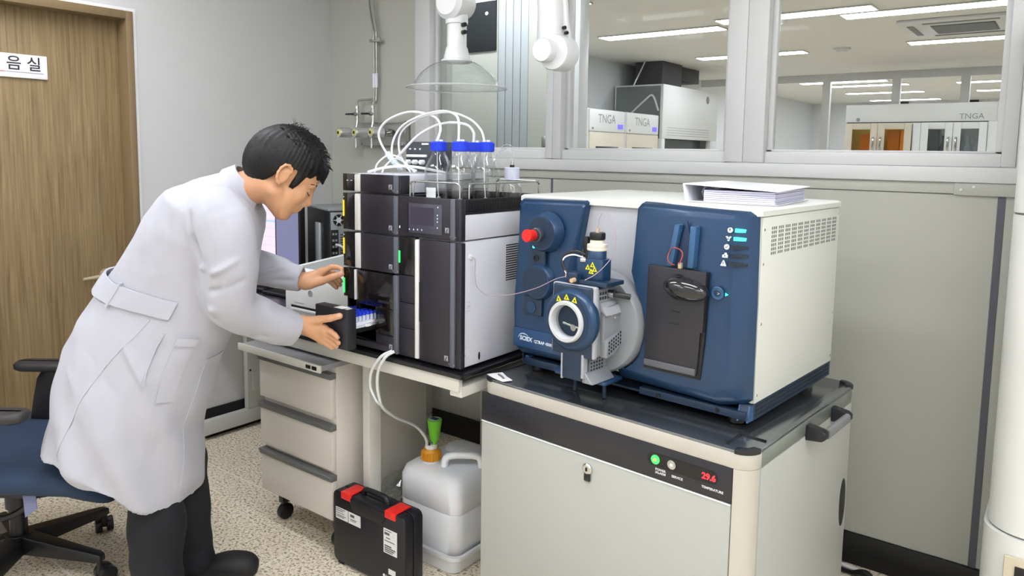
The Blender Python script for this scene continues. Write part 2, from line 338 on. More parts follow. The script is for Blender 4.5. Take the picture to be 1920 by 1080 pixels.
# autosampler with its drawer pulled out
t=thing('autosampler','black autosampler with a green light and pulled out rack drawer at stack bottom','instrument',(-.412,.25,.81),0,'stacked chromatograph modules')
b=MB().box(-.544,.03,.812,-.536,.45,1.07).box(-.384,.03,.812,-.283,.45,1.07).box(-.536,.03,.812,-.384,.45,.836).box(-.536,.03,.962,-.384,.45,1.07).box(-.536,.42,.836,-.384,.45,.962).build('casing',lc_black,t,bevel=.002)
MB().box(-.544,.014,.972,-.486,.032,1.07).build('gloss_panel',lc_black,t,bevel=.002)
MB().box(-.484,.008,.966,-.477,.032,1.069).build('silver_strip',strip_w,t,bevel=.002)
MB().box(-.475,.012,.955,-.301,.032,1.069).box(-.384,.012,.868,-.301,.032,.955).build('gloss_door',lc_black,t,bevel=.002)
MB().box(-.37,.0105,.972,-.31,.0125,.98).build('door_grip',lc_dark,t,bevel=.001)
MB().box(-.544,.013,.812,-.301,.032,.834).box(-.384,.013,.834,-.301,.032,.866).build('lower_panel',lc_dark,t,bevel=.002)
MB().box(-.3005,.011,.812,-.281,.032,1.069).build('bezel',lc_bez,t,bevel=.003)
MB().box(-.5435,.0125,.983,-.5375,.0145,1.034).build('status_light',grn,t)
emblem(t,-.313,.832,.013); model_name(t,-.304,.817,.013)
for x in (-.478,-.466): MB().box(x,.012,.935,x+.005,.03,.967).build('guide_pin',black_pl,t,bevel=.001)
d=MB().box(-.545,-.105,.83,-.387,-.066,.962).build('rack_drawer',mat('matt_black','#26262b',.45,var=.05),t,bevel=.003)
MB().box(-.535,-.066,.872,-.395,.30,.878).box(-.535,-.066,.872,-.531,.30,.892).box(-.399,-.066,.872,-.395,.30,.892).build('drawer_floor',black_pl,d)
MB().box(-.455,-.1055,.858,-.44,-.104,.864).build('catch',white_pl,d)
MB().box(-.452,-.103,.9615,-.41,-.072,.9626).build('card_label',white_pl,d); MB().box(-.405,-.1,.9615,-.39,-.08,.9626).build('card_label',white_pl,d)
rk=mat('white_rack','#e4e6f2',.4); blu=mat('blue_cap','#1f3fd6',.4,var=.05); vg=mat('vial_glass','#c9d3e6',.1)
t=MB().box(-.525,-.055,.879,-.402,.05,.896).box(-.525,-.055,.896,-.402,.05,.908).solo('vial_rack',rk,'white rack of blue-capped vials on the pulled out drawer','rack',(-.46,0,.879),bevel=.003)
MB().box(-.4005,-.02,.892,-.391,.0,.9).build('rack_tab',white_pl,t,bevel=.001)
v0=None
for i in range(5):
    for j in range(6):
        x,y=-.512+.0245*i,-.045+.0168*j
        if v0 is None:
            v0=thing('sample_vial','blue-capped sample vial standing in the white rack on the drawer','vial',(x,y,.9085),0,'blue-capped vials in the rack')
            MB().cyl((x,y,.9085),(x,y,.927),.0058,n=10).build('glass_body',vg,v0); MB().cyl((x,y,.927),(x,y,.936),.0064,n=10).build('cap',blu,v0)
        else: dup(v0,(x,y,.9085))
# right column: oven and touch-screen controller with bottle tray
t=thing('column_oven','tall charcoal column oven with a white vertical grip and white side wall','instrument',(-.15,.25,.81))
MB().box(-.278,.03,.813,-.0185,.47,1.196).build('casing',lc_white,t,bevel=.003)
MB().box(-.279,.016,1.075,-.203,.032,1.196).build('gloss_panel',lc_black,t,bevel=.002)
for z0,z1 in ((.812,.902),(.904,.985),(.987,1.073)): MB().box(-.279,.017,z0,-.203,.032,z1).build('front_section',lc_dark,t,bevel=.0015)
MB().box(-.202,.008,.815,-.187,.032,1.192).build('white_grip',strip_w,t,bevel=.004)
dr=MB().box(-.186,.013,.812,-.0595,.032,1.194).build('door',lc_dark,t,bevel=.002)
MB().box(-.186,.0125,.935,-.178,.0135,1.06).build('finger_recess',black_pl,dr)
MB().box(-.059,.012,.812,-.040,.032,1.194).build('bezel',lc_bez,t,bevel=.003)
MB().box(-.0395,.016,.812,-.016,.035,1.194).build('side_edge',lc_dark,t,bevel=.002)
MB().box(-.2785,.0145,1.112,-.273,.0165,1.15).build('status_light',grn,t)
emblem(t,-.072,.838,.013); model_name(t,-.062,.82,.013)
g=MB()
for k in range(16): g.box(-.0192,.235,1.055+.0075*k,-.0178,.30,1.0585+.0075*k)
g.build('side_grille',black_pl,t)['kind']='stuff'
sm=MB(); sm.lathe((-.0185,.06,1.15),[(0,.008),(.004,.008),(.004,.004)],(1,0,0),14); sm.build('port',white_pl,t)
for z in (.985,1.0,1.012): MB().box(-.0185,.044,z,-.0165,.06,z+.005).build('clip',lc_white,t,bevel=.001)
MB().lathe((-.0185,.05,.858),[(0,.014),(.002,.014),(.002,.011),(.001,.011)],(1,0,0),18).build('plug',lc_white,t)
MB().ell((-.018,.105,.836),(.0012,.005,.013),8,6).build('slot',black_pl,t)
t=thing('system_controller','charcoal touch-screen controller with a black vented bottle tray on top','instrument',(-.15,.25,1.2))
MB().box(-.278,.03,1.201,-.0185,.47,1.277).build('casing',lc_white,t,bevel=.002)
tr=MB().box(-.279,.028,1.278,-.0175,.47,1.284).box(-.279,.028,1.284,-.273,.47,1.3235).box(-.0235,.028,1.284,-.0175,.47,1.3235).box(-.273,.464,1.284,-.0235,.47,1.3235).build('bottle_tray',black_pl,t,bevel=.001)
g=MB()
for i in range(30):
    for k in range(3): g.box(-.0178,.05+.0138*i,1.287+.0115*k,-.0168,.058+.0138*i,1.296+.0115*k)
g.build('tray_vents',mat('vent_dark','#050506',.7),tr)['kind']='stuff'
MB().box(-.279,.014,1.2,-.0595,.03,1.3235).build('front_panel',lc_dark,t,bevel=.002)
MB().box(-.059,.012,1.2,-.040,.03,1.3235).build('bezel',lc_bez,t,bevel=.003); MB().box(-.0395,.014,1.2,-.016,.034,1.3235).build('side_edge',lc_dark,t,bevel=.002)
sc=MB().box(-.236,.0125,1.2125,-.092,.0145,1.304).build('screen',lcd,t,bevel=.001)
g=MB().box(-.236,.0118,1.2125,-.232,.0126,1.304)
g.build('screen_edge',black_pl,sc)
for k,(x,z) in enumerate(((-.228,1.222),(-.21,1.222),(-.193,1.223),(-.175,1.223),(-.11,1.234),(-.11,1.262),(-.11,1.252),(-.11,1.272),(-.108,1.296))): MB().ell((x,.0122,z),(.0025,.0005,.0028),8,5).build('symbol',ui,sc)
MB().box(-.222,.0122,1.238,-.125,.0126,1.293).build('plot_window',mat('plot_dark','#3c3844',.2),sc)
MB().box(-.274,.0125,1.222,-.27,.0145,1.23).build('switch',white_pl,t,bevel=.001)
emblem(t,-.072,1.229,.014); model_name(t,-.06,1.208,.014)
def rail(a,b,up,r=.0028):
    a,b=Vector(a),Vector(b); d=(b-a).normalized()*.014; u=Vector((0,0,up))
    MB().tube([a,a+u*.7,a+u*.9+d*.1,a+u+d,a+u+d*2,b+u-d*2,b+u-d,b+u*.9-d*.1,b+u*.7,b],r,8,3).build('wire_rail',steel,t)
rail((-.252,.04,1.3),(-.045,.04,1.3),.07); rail((-.03,.065,1.3),(-.03,.43,1.3),.068); rail((-.235,.455,1.3),(-.05,.455,1.3),.068); rail((-.268,.07,1.3),(-.268,.43,1.3),.068)
# reservoir bottles
bg=glassmat('clear_glass','#fcfdfd',1.5,rough=.01); liq=glassmat('clear_solvent','#fbfcfd',1.33,rough=.01)
def bottle(x,y,label,R=.046,H=.2,first=None):
    t=thing('reservoir_bottle',label,'bottle',(x,y,1.2845),0,'blue-capped solvent bottles')
    z=1.2845
    MB().lathe((x,y,z),[(0,R*.9),(.003,R*.98),(.012,R),(H*.56,R),(H*.64,R*.95),(H*.8,R*.62),(H*.88,R*.44),(H*.93,R*.43),(H*.93,R*.36),(H*.87,R*.37),(H*.79,R*.55),(H*.63,R*.88),(H*.55,R*.93),(.014,R*.93),(.007,R*.85)],n=32).build('glass_body',bg,t)
    MB().lathe((x,y,z),[(.008,R*.84),(.014,R*.915),(H*.3,R*.915)],n=28).build('solvent',liq,t)
    cp=MB().lathe((x,y,z),[(H*.9,R*.52),(H*.91,R*.56),(H*1.04,R*.56),(H*1.055,R*.5)],n=28).build('cap',blu,t)
    g=MB()
    for k in range(28): a=2*PI*k/28; g.box(x+R*.555*math.cos(a)-.001,y+R*.555*math.sin(a)-.001,z+H*.915,x+R*.555*math.cos(a)+.001,y+R*.555*math.sin(a)+.001,z+H*1.035)
    g.build('cap_ribs',blu,cp)
    MB().cyl((x-.007,y,z+H*1.05),(x-.007,y,z+H*1.085),.006,n=12).cyl((x+.009,y,z+H*1.05),(x+.009,y,z+H*1.085),.006,n=12).build('tube_fitting',white_pl,cp)
    MB().tube([(x-.007,y,z+H*1.05),(x-.006,y,z+.1),(x,y,z+.03)],.0016,6,4).cyl((x,y,z+.012),(x,y,z+.035),.006,n=10).build('inlet_filter',white_pl,t)
    return t
B=[(-.214,.13,'left solvent bottle with a paper label, front left corner of the tray'),(-.101,.105,'front solvent bottle with two white cap fittings, nearest the tray corner'),(-.18,.27,'solvent bottle half hidden at the back, its cap overlapped by the rightmost blue cap'),(-.077,.2,'rightmost blue-capped solvent bottle, beside the small rinse bottle')]
for b_ in B: bt=bottle(*b_)
b0=[o for o in bpy.data.objects if o.name=='reservoir_bottle'][0]
pl=MB(); n=10; R=.0466
pl.loft([[( -.214+R*math.sin(a),.13-R*math.cos(a),z) for a in np.linspace(-.25,.55,n)] for z in (1.30,1.35)],False,False,False).build('paper_label',white_pl,b0)
t=thing('rinse_bottle','small clear rinse bottle with a pale cap and black fitting','bottle',(-.094,.36,1.2845)); x,y,z=-.094,.36,1.2845
MB().lathe((x,y,z),[(0,.031),(.003,.034),(.06,.034),(.075,.028),(.083,.02),(.1,.02),(.1,.017),(.08,.018),(.06,.031),(.006,.03)],n=28).build('glass_body',bg,t)
c_=MB().lathe((x,y,z),[(.09,.026),(.128,.026),(.13,.024)],n=24).build('cap',mat('pale_cap','#c8ccde',.35),t)
MB().cyl((x,y,z+.13),(x,y,z+.138),.008,n=12).build('fitting',black_pl,c_); MB().cyl((x,y,z+.138),(x,y,z+.15),.005,n=12).build('ferrule',steel,c_)
tub=mat('white_tubing','#eef0f2',.3); clr=glassmat('clear_tubing','#eef3f3',1.4,haze=.25)
for k in range(3): MB().tube([(x,y,z+.14),(x-.012*k+.01,y,z+.19),(x-.03-.008*k,y,z+.205-.012*k),(x-.06-.004*k,y-.01,z+.17-.01*k),(x-.065,y-.02,z+.09)],.0013,6,6).build('capillary',clr,c_)
# solvent tubing from the bottles to the stack
def tubing(label,pts,r,m=tub,name='solvent_tube'): 
    return MB().tube(pts,r,9,7).solo(name,m,label,'tube',tuple(pts[0]),group='white solvent tubes arching over the stack')
A=(-.512,.22,1.42)
tubing('thick white tube, outermost arch from the stack lid over to the rear blue cap',[(-.47,.22,1.40),A,(-.568,.21,1.49),(-.565,.2,1.535),(-.515,.2,1.574),(-.41,.2,1.597),(-.3,.2,1.578),(-.235,.16,1.54),(-.221,.13,1.497)],.0042)
tubing('white tube arching highest and dropping straight into the front blue cap',[(-.46,.2,1.405),(-.5,.2,1.44),(-.495,.2,1.5),(-.45,.2,1.55),(-.36,.19,1.58),(-.25,.17,1.594),(-.16,.13,1.585),(-.112,.107,1.562),(-.108,.105,1.497)],.0038)
tubing('white tube arching to the rightmost blue cap beside the rinse bottle',[(-.44,.22,1.4),(-.485,.22,1.46),(-.465,.21,1.53),(-.36,.2,1.577),(-.24,.2,1.592),(-.15,.2,1.57),(-.1,.2,1.535),(-.084,.2,1.5)],.0036)
tubing('white tube rising in a long straight slant to the cap hidden at the back',[(-.43,.25,1.395),(-.5,.22,1.425),(-.45,.21,1.47),(-.37,.21,1.525),(-.28,.22,1.557),(-.21,.25,1.555),(-.185,.265,1.53),(-.187,.27,1.5)],.0045)
tubing('thin white loop rising from the left end of the stack lid',[(-.525,.14,1.388),(-.52,.15,1.42),(-.49,.17,1.448),(-.45,.19,1.44),(-.43,.2,1.41),(-.42,.21,1.392)],.003)
tubing('second thin white loop just inside the left one on the stack lid',[(-.51,.16,1.388),(-.505,.17,1.41),(-.48,.19,1.437),(-.44,.2,1.425),(-.41,.22,1.391)],.003)
tubing('flat white tube lying in a low bow across the stack lid',[(-.47,.06,1.392),(-.42,.09,1.408),(-.36,.13,1.414),(-.31,.18,1.405),(-.29,.24,1.393)],.0045)
sl=mat('clear_sleeve','#cfe4ee',.25)
MB().tube([(-.535,.21,1.455),(-.505,.212,1.425),(-.475,.215,1.405)],.011,12,5).solo('tube_sleeve',sl,'pale blue sleeve bundling the white tubes behind the stack lid','sleeve',(-.5,.21,1.41))
# dark valve box behind
t=thing('degasser_box','dark grey upright valve box with white knobs behind the bottles','box',(-.5,.38,1.389))
MB().prism([(-.585,1.3895),(-.44,1.3895),(-.425,1.42),(-.425,1.499),(-.585,1.499)],'y',.35,.43).build('housing',mat('dark_grey_box','#3f444b',.4),t,bevel=.003)
for x in (-.56,-.535,-.51): MB().cyl((x,.35,1.472),(x,.346,1.472),.0035,n=10).build('indicator',white_pl,t)
MB().box(-.5,.346,1.487,-.468,.351,1.494).build('name_plate',white_pl,t); MB().box(-.575,.34,1.442,-.475,.351,1.452).build('white_bar',white_pl,t,bevel=.003)
for x in (-.565,-.53,-.495): MB().lathe((x,.35,1.424),[(0,.009),(.016,.009),(.02,.006)],(0,-1,0),14).build('knob',white_pl,t)
# drain tubes and waste
tp=mat('milky_tube','#cfd2d0',.3)
MB().tube([(-.293,.0,.825),(-.315,-.028,.808),(-.352,-.034,.757),(-.368,-.026,.70),(-.352,-.02,.66),(-.338,-.01,.64)],.0052,10,6).solo('drain_tube',tp,'left drain hose hanging in a loop below the autosampler','hose',(-.3,0,.82),group='drain hoses under the autosampler')
MB().tube([(-.284,.0,.825),(-.3,-.024,.808),(-.327,-.03,.757),(-.337,-.024,.70),(-.335,-.015,.655),(-.338,-.008,.64),(-.345,.02,.61),(-.375,.1,.555),(-.405,.19,.505),(-.405,.235,.47),(-.397,.262,.43),(-.394,.27,.395)],.0052,10,6).solo('drain_tube',tp,'longer drain hose running down to the orange-capped waste can','hose',(-.284,0,.82),group='drain hoses under the autosampler')
hd=mat('hdpe_white','#f2f4f9',.45,var=.03,vscale=6,sss=.35)
t=thing('waste_canister','translucent white jerry can with an orange cap and moulded handle','canister',(-.33,.36,.012))
def can_ring(z,x0,x1,y0,y1,r): return [(x,y,z) for x,y in rrect(x0,y0,x1,y1,r,7)]
MB().loft([can_ring(.012,-.478,-.215,.225,.49,.03),can_ring(.022,-.49,-.203,.212,.5,.045),can_ring(.2,-.491,-.202,.211,.501,.045),can_ring(.203,-.488,-.205,.214,.498,.045),can_ring(.206,-.491,-.202,.211,.501,.045),can_ring(.29,-.491,-.202,.211,.501,.045),can_ring(.318,-.481,-.212,.221,.491,.045),can_ring(.334,-.459,-.236,.243,.47,.045),can_ring(.338,-.433,-.26,.27,.44,.04)]).build('body',hd,t,ang=50)
MB().tube([(-.32,.28,.33),(-.318,.286,.365),(-.3,.3,.377),(-.26,.33,.379),(-.225,.36,.372),(-.215,.366,.335)],[.013,.014,.013,.013,.014,.014],12,5).build('handle',hd,t)
MB().loft([can_ring(.32,-.44,-.23,.385,.49,.03),can_ring(.352,-.43,-.24,.395,.48,.03),can_ring(.36,-.41,-.26,.41,.465,.025)]).build('rear_shoulder',hd,t,ang=50)
org=mat('orange_cap','#e09a28',.4,var=.04)
MB().cyl((-.39,.285,.33),(-.39,.285,.352),.03,n=24).build('neck',hd,t)
cp=MB().lathe((-.39,.285,.346),[(0,.034),(.03,.035),(.034,.03),(.042,.028)],n=28).build('cap',org,t)
g=MB()
for k in range(20): a=2*PI*k/20; g.box(-.39+.0345*math.cos(a)-.0022,.285+.0345*math.sin(a)-.0022,.348,-.39+.0345*math.cos(a)+.0022,.285+.0345*math.sin(a)+.0022,.376)
g.build('cap_ribs',org,cp); MB().lathe((-.39,.285,.386),[(0,.022),(.014,.022),(.016,.019)],n=22).build('collar',white_pl,cp)
for dx,dy in ((-.01,-.008),(.004,-.014)): MB().cyl((-.39+dx,.285+dy,.40),(-.39+dx,.285+dy,.412),.0035,n=8).build('port_plug',org if dx<0 else black_pl,cp)
lg=mat('lime_green','#6fc62c',.4,var=.04)
t=thing('exhaust_filter','lime green cone filter standing on the orange cap of the waste can','filter',(-.38,.292,.402))
MB().lathe((-.38,.292,.402),[(0,.008),(.012,.008),(.012,.012),(.016,.0165),(.085,.0265),(.092,.0275),(.094,.026)],n=28).build('cone',lg,t)
MB().lathe((-.38,.292,.4962),[(0,.022),(.0015,.022)],n=24).build('top_disc',mat('pale_green','#bfe3c4',.4),t); MB().box(-.394,.283,.4975,-.366,.301,.499).build('top_print',mat('navy_print','#243a5e',.5),t)
bx=mat('spill_tray','#e6e7e8',.5,var=.02); c=can_ring
MB().loft([c(.002,-.493,-.2,.2,.512,.04),c(.055,-.505,-.188,.194,.52,.04),c(.056,-.513,-.18,.186,.53,.045),c(.068,-.513,-.18,.186,.53,.045),c(.068,-.501,-.192,.2,.518,.04),c(.0095,-.495,-.198,.206,.512,.04)]).solo('spill_tray',bx,'shallow white spill tray with a rolled rim holding the jerry can','tray',(-.335,.36,.002),ang=50)
# black case
cb=mat('case_black','#15151c',.42,var=.08,bump=.15,bscale=400); red=mat('latch_red','#e0251f',.4)
t=thing('carrying_case','black plastic carrying case with red latches standing upright on the floor','case',(-.42,.05,0))
P=[(x,z) for x,z in rrect(-.6,.012,-.242,.272,.022,5)]
MB().prism(P,'y',.005,.0445).prism(P,'y',.0475,.09).build('shell',cb,t,bevel=.004)
MB().box(-.585,.012,0,-.56,.08,.014).box(-.285,.012,0,-.26,.08,.014).build('feet',cb,t)
h=MB().tube([(-.485,.045,.266),(-.478,.045,.288),(-.455,.045,.293),(-.39,.045,.293),(-.368,.045,.287),(-.362,.045,.266)],.0095,10,4).build('handle',cb,t)
MB().prism([(-.52,.265),(-.49,.22),(-.35,.22),(-.32,.265)],'y',.001,.006).build('handle_recess',mat('case_shadow','#0d0d12',.5),t,bevel=.002)
for x in (-.553,-.333): MB().box(x,.012,.2725,x+.05,.075,.278).box(x,.0,.252,x+.05,.014,.278).build('latch',red,t,bevel=.003)
prt=mat('label_print','#5a5a60',.6)
def label(x0,z0,x1,z1,rows):
    l=MB().box(x0,.0035,z0,x1,.0051,z1).build('paper_label',mat('label_white','#dcdcda',.5) if 'label_white' not in MATS else MATS['label_white'],t)
    g=MB()
    for (a,b,c_,d_) in rows: g.box(x0+(x1-x0)*a,.0031,z0+(z1-z0)*b,x0+(x1-x0)*c_,.0036,z0+(z1-z0)*d_)
    g.build('print',prt,l)
label(-.584,.172,-.521,.213,[(.06,.86,.8,.92),(.06,.7,.6,.76),(.06,.5,.7,.55),(.08,.3,.85,.36),(.08,.18,.7,.24)])
label(-.517,.172,-.456,.213,[(.15,.62,.5,.86),(.15,.4,.7,.46),(.15,.28,.6,.33)])
label(-.341,.128,-.278,.213,[(.08,.92,.6,.95),(.08,.76,.45,.86),(.2,.62,.5,.66),(.08,.5,.85,.53),(.08,.28,.6,.34),(.08,.2,.9,.25),(.08,.12,.8,.17),(.08,.05,.7,.09)])
MB().box(-.318,.0035,.058,-.285,.0051,.076).build('sticker',MATS['label_white'],t)
text('SHIMADZU',.0115,MATS['label_white'],t,(-.333,.0045,.042),(1,0,0),(0,0,1),bold=.0002)
MB().lathe((-.340,.0045,.046),[(0,.005),(.001,.005)],(0,-1,0),14).build('logo_dot',MATS['label_white'],t)
# crumpled clear bag under the bench
b=MB(); N=20; rb=random.Random(5)
rings=[]
for k in range(14):
    z=.003+.235*k/13; w_=1-.45*(k/13)**2
    rings.append([(-.565+.040*w_*(1+.35*rb.uniform(-1,1))*math.cos(2*PI*j/N),.30+.13*w_*(1+.25*rb.uniform(-1,1))*math.sin(2*PI*j/N),z+.012*rb.uniform(-1,1)*(k>0)) for j in range(N)])
b.loft(rings).solo('plastic_bag',glassmat('crinkled_film','#f2f4f2',1.6,haze=.10,rough=.08),'crumpled clear plastic bag standing behind the black case beside the canister','bag',(-.565,.3,0),smooth=False)
# capillary from the column oven to the ion source
MB().tube([(-.014,.06,1.15),(-.004,.065,1.14),(.0,.06,1.1),(.008,.062,1.06),(.03,.085,1.035),(.07,.087,1.04),(.13,.085,1.052),(.21,.085,1.08),(.28,.08,1.115),(.335,.077,1.131)],.0013,7,8).solo('capillary_line',mat('mauve_peek','#a48f9c',.35),'thin mauve capillary running from the oven side to the ion source','tube',(-.014,.06,1.15))
# ---------------------------------------------------------------- instrument cart (turned slightly, frame CA)
alu=mat('champagne_aluminium','#c6c2b8',.38,metal=.25,var=.03,vscale=4); cdoor=mat('cart_white','#aeb0aa',.42,var=.01); tops=mat('brushed_top','#8b8f93',.15,metal=.9,var=.12,vscale=4,stretch=(1,12,1))
rimg=mat('grey_green_rim','#8a918a',.35,metal=.5,var=.03); band=mat('black_band','#26262c',.3); softblk=mat('soft_black','#1d1d22',.45,var=.05)
t=thing('instrument_cart','white steel instrument cart with a black control band and dark metal top','cart',(.44,.44,0),CA)
MB().rbox(.02,.083,.863,.805,.035,.1,.742,5).build('body',cdoor,t)
MB().rbox(.0115,.0745,.8715,.8135,.045,.778,.785,8).build('top_plate',tops,t,bevel=.002)
MB().rbox(.011,.074,.872,.814,.046,.7395,.778,8).build('rim',alu,t,bevel=.002)
MB().box(.8705,.125,.7415,.8735,.765,.778).build('side_rim',rimg,t,bevel=.001)
for x,y,a in ((.827,.119,-90),(.056,.119,180),(.827,.769,0),(.056,.769,90)):
    pts=[(x+r*math.cos(math.radians(a+d)),y+r*math.sin(math.radians(a+d))) for r,ds in ((.045,range(0,91,10)),(.037,range(90,-1,-10))) for d in ds]
    MB().prism(pts,'z',.095,.7395).build('corner_post',alu,t)
    pts=[(x+r*math.cos(math.radians(a+d)),y+r*math.sin(math.radians(a+d))) for r,ds in ((.0465,range(0,91,10)),(.026,range(90,-1,-10))) for d in ds]
    MB().prism(pts,'z',.776,.7885).build('corner_bumper',softblk,t,bevel=.002)
MB().box(.835,.17,.785,.862,.176,.789).box(.795,.095,.785,.801,.172,.789).box(.795,.17,.785,.862,.176,.789).build('bumper_loop',softblk,t,bevel=.001)
dr=MB().box(.0175,.072,.105,.8245,.084,.648).build('front_door',cdoor,t,bevel=.002)
MB().box(.0175,.0705,.6485,.8245,.084,.652).build('door_edge',white_pl,dr,bevel=.001)
lk=MB().lathe((.417,.072,.617),[(0,.0155),(.005,.0155),(.008,.012)],(0,-1,0),20).build('lock',steel,dr); MB().box(.4145,.0625,.612,.4195,.064,.622).build('keyhole',black_pl,lk); MB().box(.408,.064,.583,.428,.071,.606).build('lock_tab',softblk,lk,bevel=.004)
bd=MB().box(.0165,.0725,.653,.826,.084,.7395).build('control_band',band,t,bevel=.001)
MB().prism([(x,z) for x,z in rrect(.6,.686,.79,.72,.016,6)],'y',.0712,.0726).build('control_recess',mat('recess_black','#101014',.25),bd)
gl=mat('green_lamp','#2fe04a',.3,emit=2.2); rdl=mat('red_digits','#ff2028',.4,emit=3)
for x,m_,n_ in ((.623,gl,'power_lamp'),(.669,steel,'push_button')):
    q=MB().lathe((x,.072,.7035),[(0,.0115),(.003,.0115),(.003,.009),(.0045,.0085)],(0,-1,0),20).build(n_,m_,bd)
    MB().lathe((x,.0675,.7035),[(0,.004),(.0008,.0035)],(0,-1,0),12).build('lamp_centre',white_pl if m_ is steel else mat('orange_dot','#c98a4a',.4,emit=.6),q)
text('29.6',.021,rdl,bd,(.75,.0708,.6955),(1,0,0),(0,0,1),'CENTER',bold=.0006)
wp=mat('white_print','#e6e6e8',.5)
for s_,x,z in (('POWER',.623,.6765),('/ALARM',.623,.6685),('SERVICE',.669,.6715),('TEMPERATURE',.75,.6715)): text(s_,.0085,wp,bd,(x,.072,z),(1,0,0),(0,0,1),'CENTER',bold=.00025)
sp=MB().box(.862,.122,.105,.874,.766,.739).build('side_panel',cdoor,t,bevel=.002)
E_=[(.735+.026*math.cos(a),.44+.074*math.sin(a)*(1 if abs(math.sin(a))<.98 else 1)) for a in np.linspace(0,2*PI,28,endpoint=False)]
MB().prism(E_,'x',.8738,.8746).build('grip_slot',black_pl,sp)
for y in (.41,.60): hb=MB().prism([(.873,.728),(.915,.733),(.925,.742),(.925,.757),(.915,.764),(.873,.77)],'y',y-.014,y+.014).build('handle_bracket',softblk,t,bevel=.004)
MB().prism([(x,z) for x,z in rrect(.909,.736,.927,.762,.008,4)],'y',.424,.586).build('grip_bar',mat('grip_grey','#8f9092',.35,metal=.4),t)
for x in (.07,.81):
    for y in (.14,.75): MB().cyl((x-.015,y,.045),(x+.015,y,.045),.045,n=18).box(x-.018,y-.025,.08,x+.018,y+.025,.105).build('caster',softblk,t)
MB().box(.012,.1,.7,.0085,.78,.735).build('side_rail',alu,t)
l_=MB().add([(.018,.088,.7862),(.06,.077,.7862),(.104,.072,.7862),(.112,.105,.7862),(.07,.118,.7862),(.04,.14,.7862)],[]).loft([[(.018,.092,z),(.06,.078,z),(.104,.07,z),(.116,.1,z),(.08,.115,z),(.04,.138,z)] for z in (.789,.7905)])
l_.v=l_.v[6:]; l_.f=[tuple(i-6 for i in f) for f in l_.f]
tg=l_.solo('key_tag',mat('tag_white','#f4f4f4',.4),'white card tag lying on the front left corner of the cart','tag',(.06,.1,.7895),CA); MB().tube([(.05,.11,.792),(.075,.098,.7935),(.09,.09,.792)],.003,8,4).build('cord',mat('tag_grey','#77777c',.5),tg)
# ---------------------------------------------------------------- mass spectrometer
blue=mat('steel_blue','#203f60',.32,metal=.15,var=.04,vscale=3,coat=.1); blue_d=mat('deep_blue','#1a2f47',.38,var=.05); blue_l=mat('light_blue','#345a82',.32); msw=mat('instrument_white','#d6d8d0',.42,var=.01); msg=mat('warm_grey','#a6a8ad',.4,var=.02); srcg=mat('cast_grey','#909498',.38,metal=.2,var=.04); hole=mat('hole_dark','#20262c',.7)
t=thing('mass_spectrometer','large blue and white mass spectrometer with a round ion source window on the cart','instrument',(.42,.48,.785),CA)
MB().box(.04,.226,.85,.801,.779,1.317).build('casing',msw,t,bevel=.003)
MB().loft([[(x,y,z) for x,y in rrect(.035-i,.2-i+.012,.807+i,.788+i,.012,4)] for i,z in ((0,1.318),(0,1.331),(-.006,1.336))]).build('lid',msw,t)
MB().box(.24,.2195,.87,.52,.228,1.318).build('centre_panel',msg,t,bevel=.002)
def fascia(name,poly,ins,y0=.2215,y1=.178,m=blue,yt=None):
    # three layers: back outline, shoulder, front face; ins(x,z,k) gives the inset of a corner
    rings=[[(x,y0,z) for x,z in poly],[(x+.25*ins(x,z)[0],y0-.5*(y0-y1),z+.25*ins(x,z)[1]) for x,z in poly],[(x+.7*ins(x,z)[0],y0-.88*(y0-y1)+(.018*max(0,(z-1.2)/.13)),z+.7*ins(x,z)[1]) for x,z in poly],[(x+ins(x,z)[0],y1+(.018*max(0,(z-1.2)/.13)),z+ins(x,z)[1]) for x,z in poly]]
    return MB().loft(rings).build(name,m,t,ang=35)
def arc(cx,cz,r,a0,a1,n): return [(cx+r*math.cos(math.radians(a)),cz+r*math.sin(math.radians(a))) for a in np.linspace(a0,a1,n)]
LP=[(.058,1.328),(.295,1.333),(.302,1.328),(.264,1.13),(.25,.95),(.26,.85),(.25,.842),(.06,.84),(.042,.852),(.038,1.0),(.046,1.315)]
lf=fascia('fascia',LP,lambda x,z:(.012 if x<.1 else -.012,-.018 if z>1.2 else (.035 if z<.9 else 0)))
RP=[(.48,1.338),(.785,1.331),(.8,1.322),(.803,1.1),(.803,.862),(.785,.848),(.72,.83),(.43,.84),(.415,.86)]+arc(.37,1.0,.145,-68,40,10)+[(.462,1.15),(.468,1.325)]
def rin(x,z):
    dx=-.05 if x>.77 else (.006 if x<.5 else 0); dz=-.018 if z>1.3 else (.04 if z<.875 else 0); return (dx,dz)
rf=fascia('fascia',RP,rin)
# base tray with perforated sides
tr=MB().box(.795,.226,.806,.801,.779,.849).box(.045,.226,.806,.051,.779,.849).box(.045,.773,.806,.801,.779,.849).box(.05,.23,.806,.796,.775,.812).build('base_tray',blue_d,t)
MB().prism([(.226,.806),(.2,.812),(.215,.849),(.226,.849)],'x',.77,.801).box(.49,.2,.812,.795,.226,.832).build('front_rail',blue_d,tr,bevel=.002); MB().box(.075,.2,.812,.21,.226,.834).build('front_rail',blue_d,tr,bevel=.002)
MB().prism([(.2,.808),(.23,.808),(.23,.846),(.212,.846)],'x',.772,.776).prism([(.2,.808),(.23,.808),(.23,.846),(.212,.846)],'x',.797,.8015).prism([(.205,.812),(.225,.812),(.225,.838),(.205,.838)],'x',.075,.09).build('bracket',blue_l,tr)
g=MB()
for i in range(38):
    for k in range(3): g.box(.8008,.245+.0138*i,.8125+.0115*k,.8016,.254+.0138*i,.8205+.0115*k)
g.build('perforations',hole,tr)['kind']='stuff'
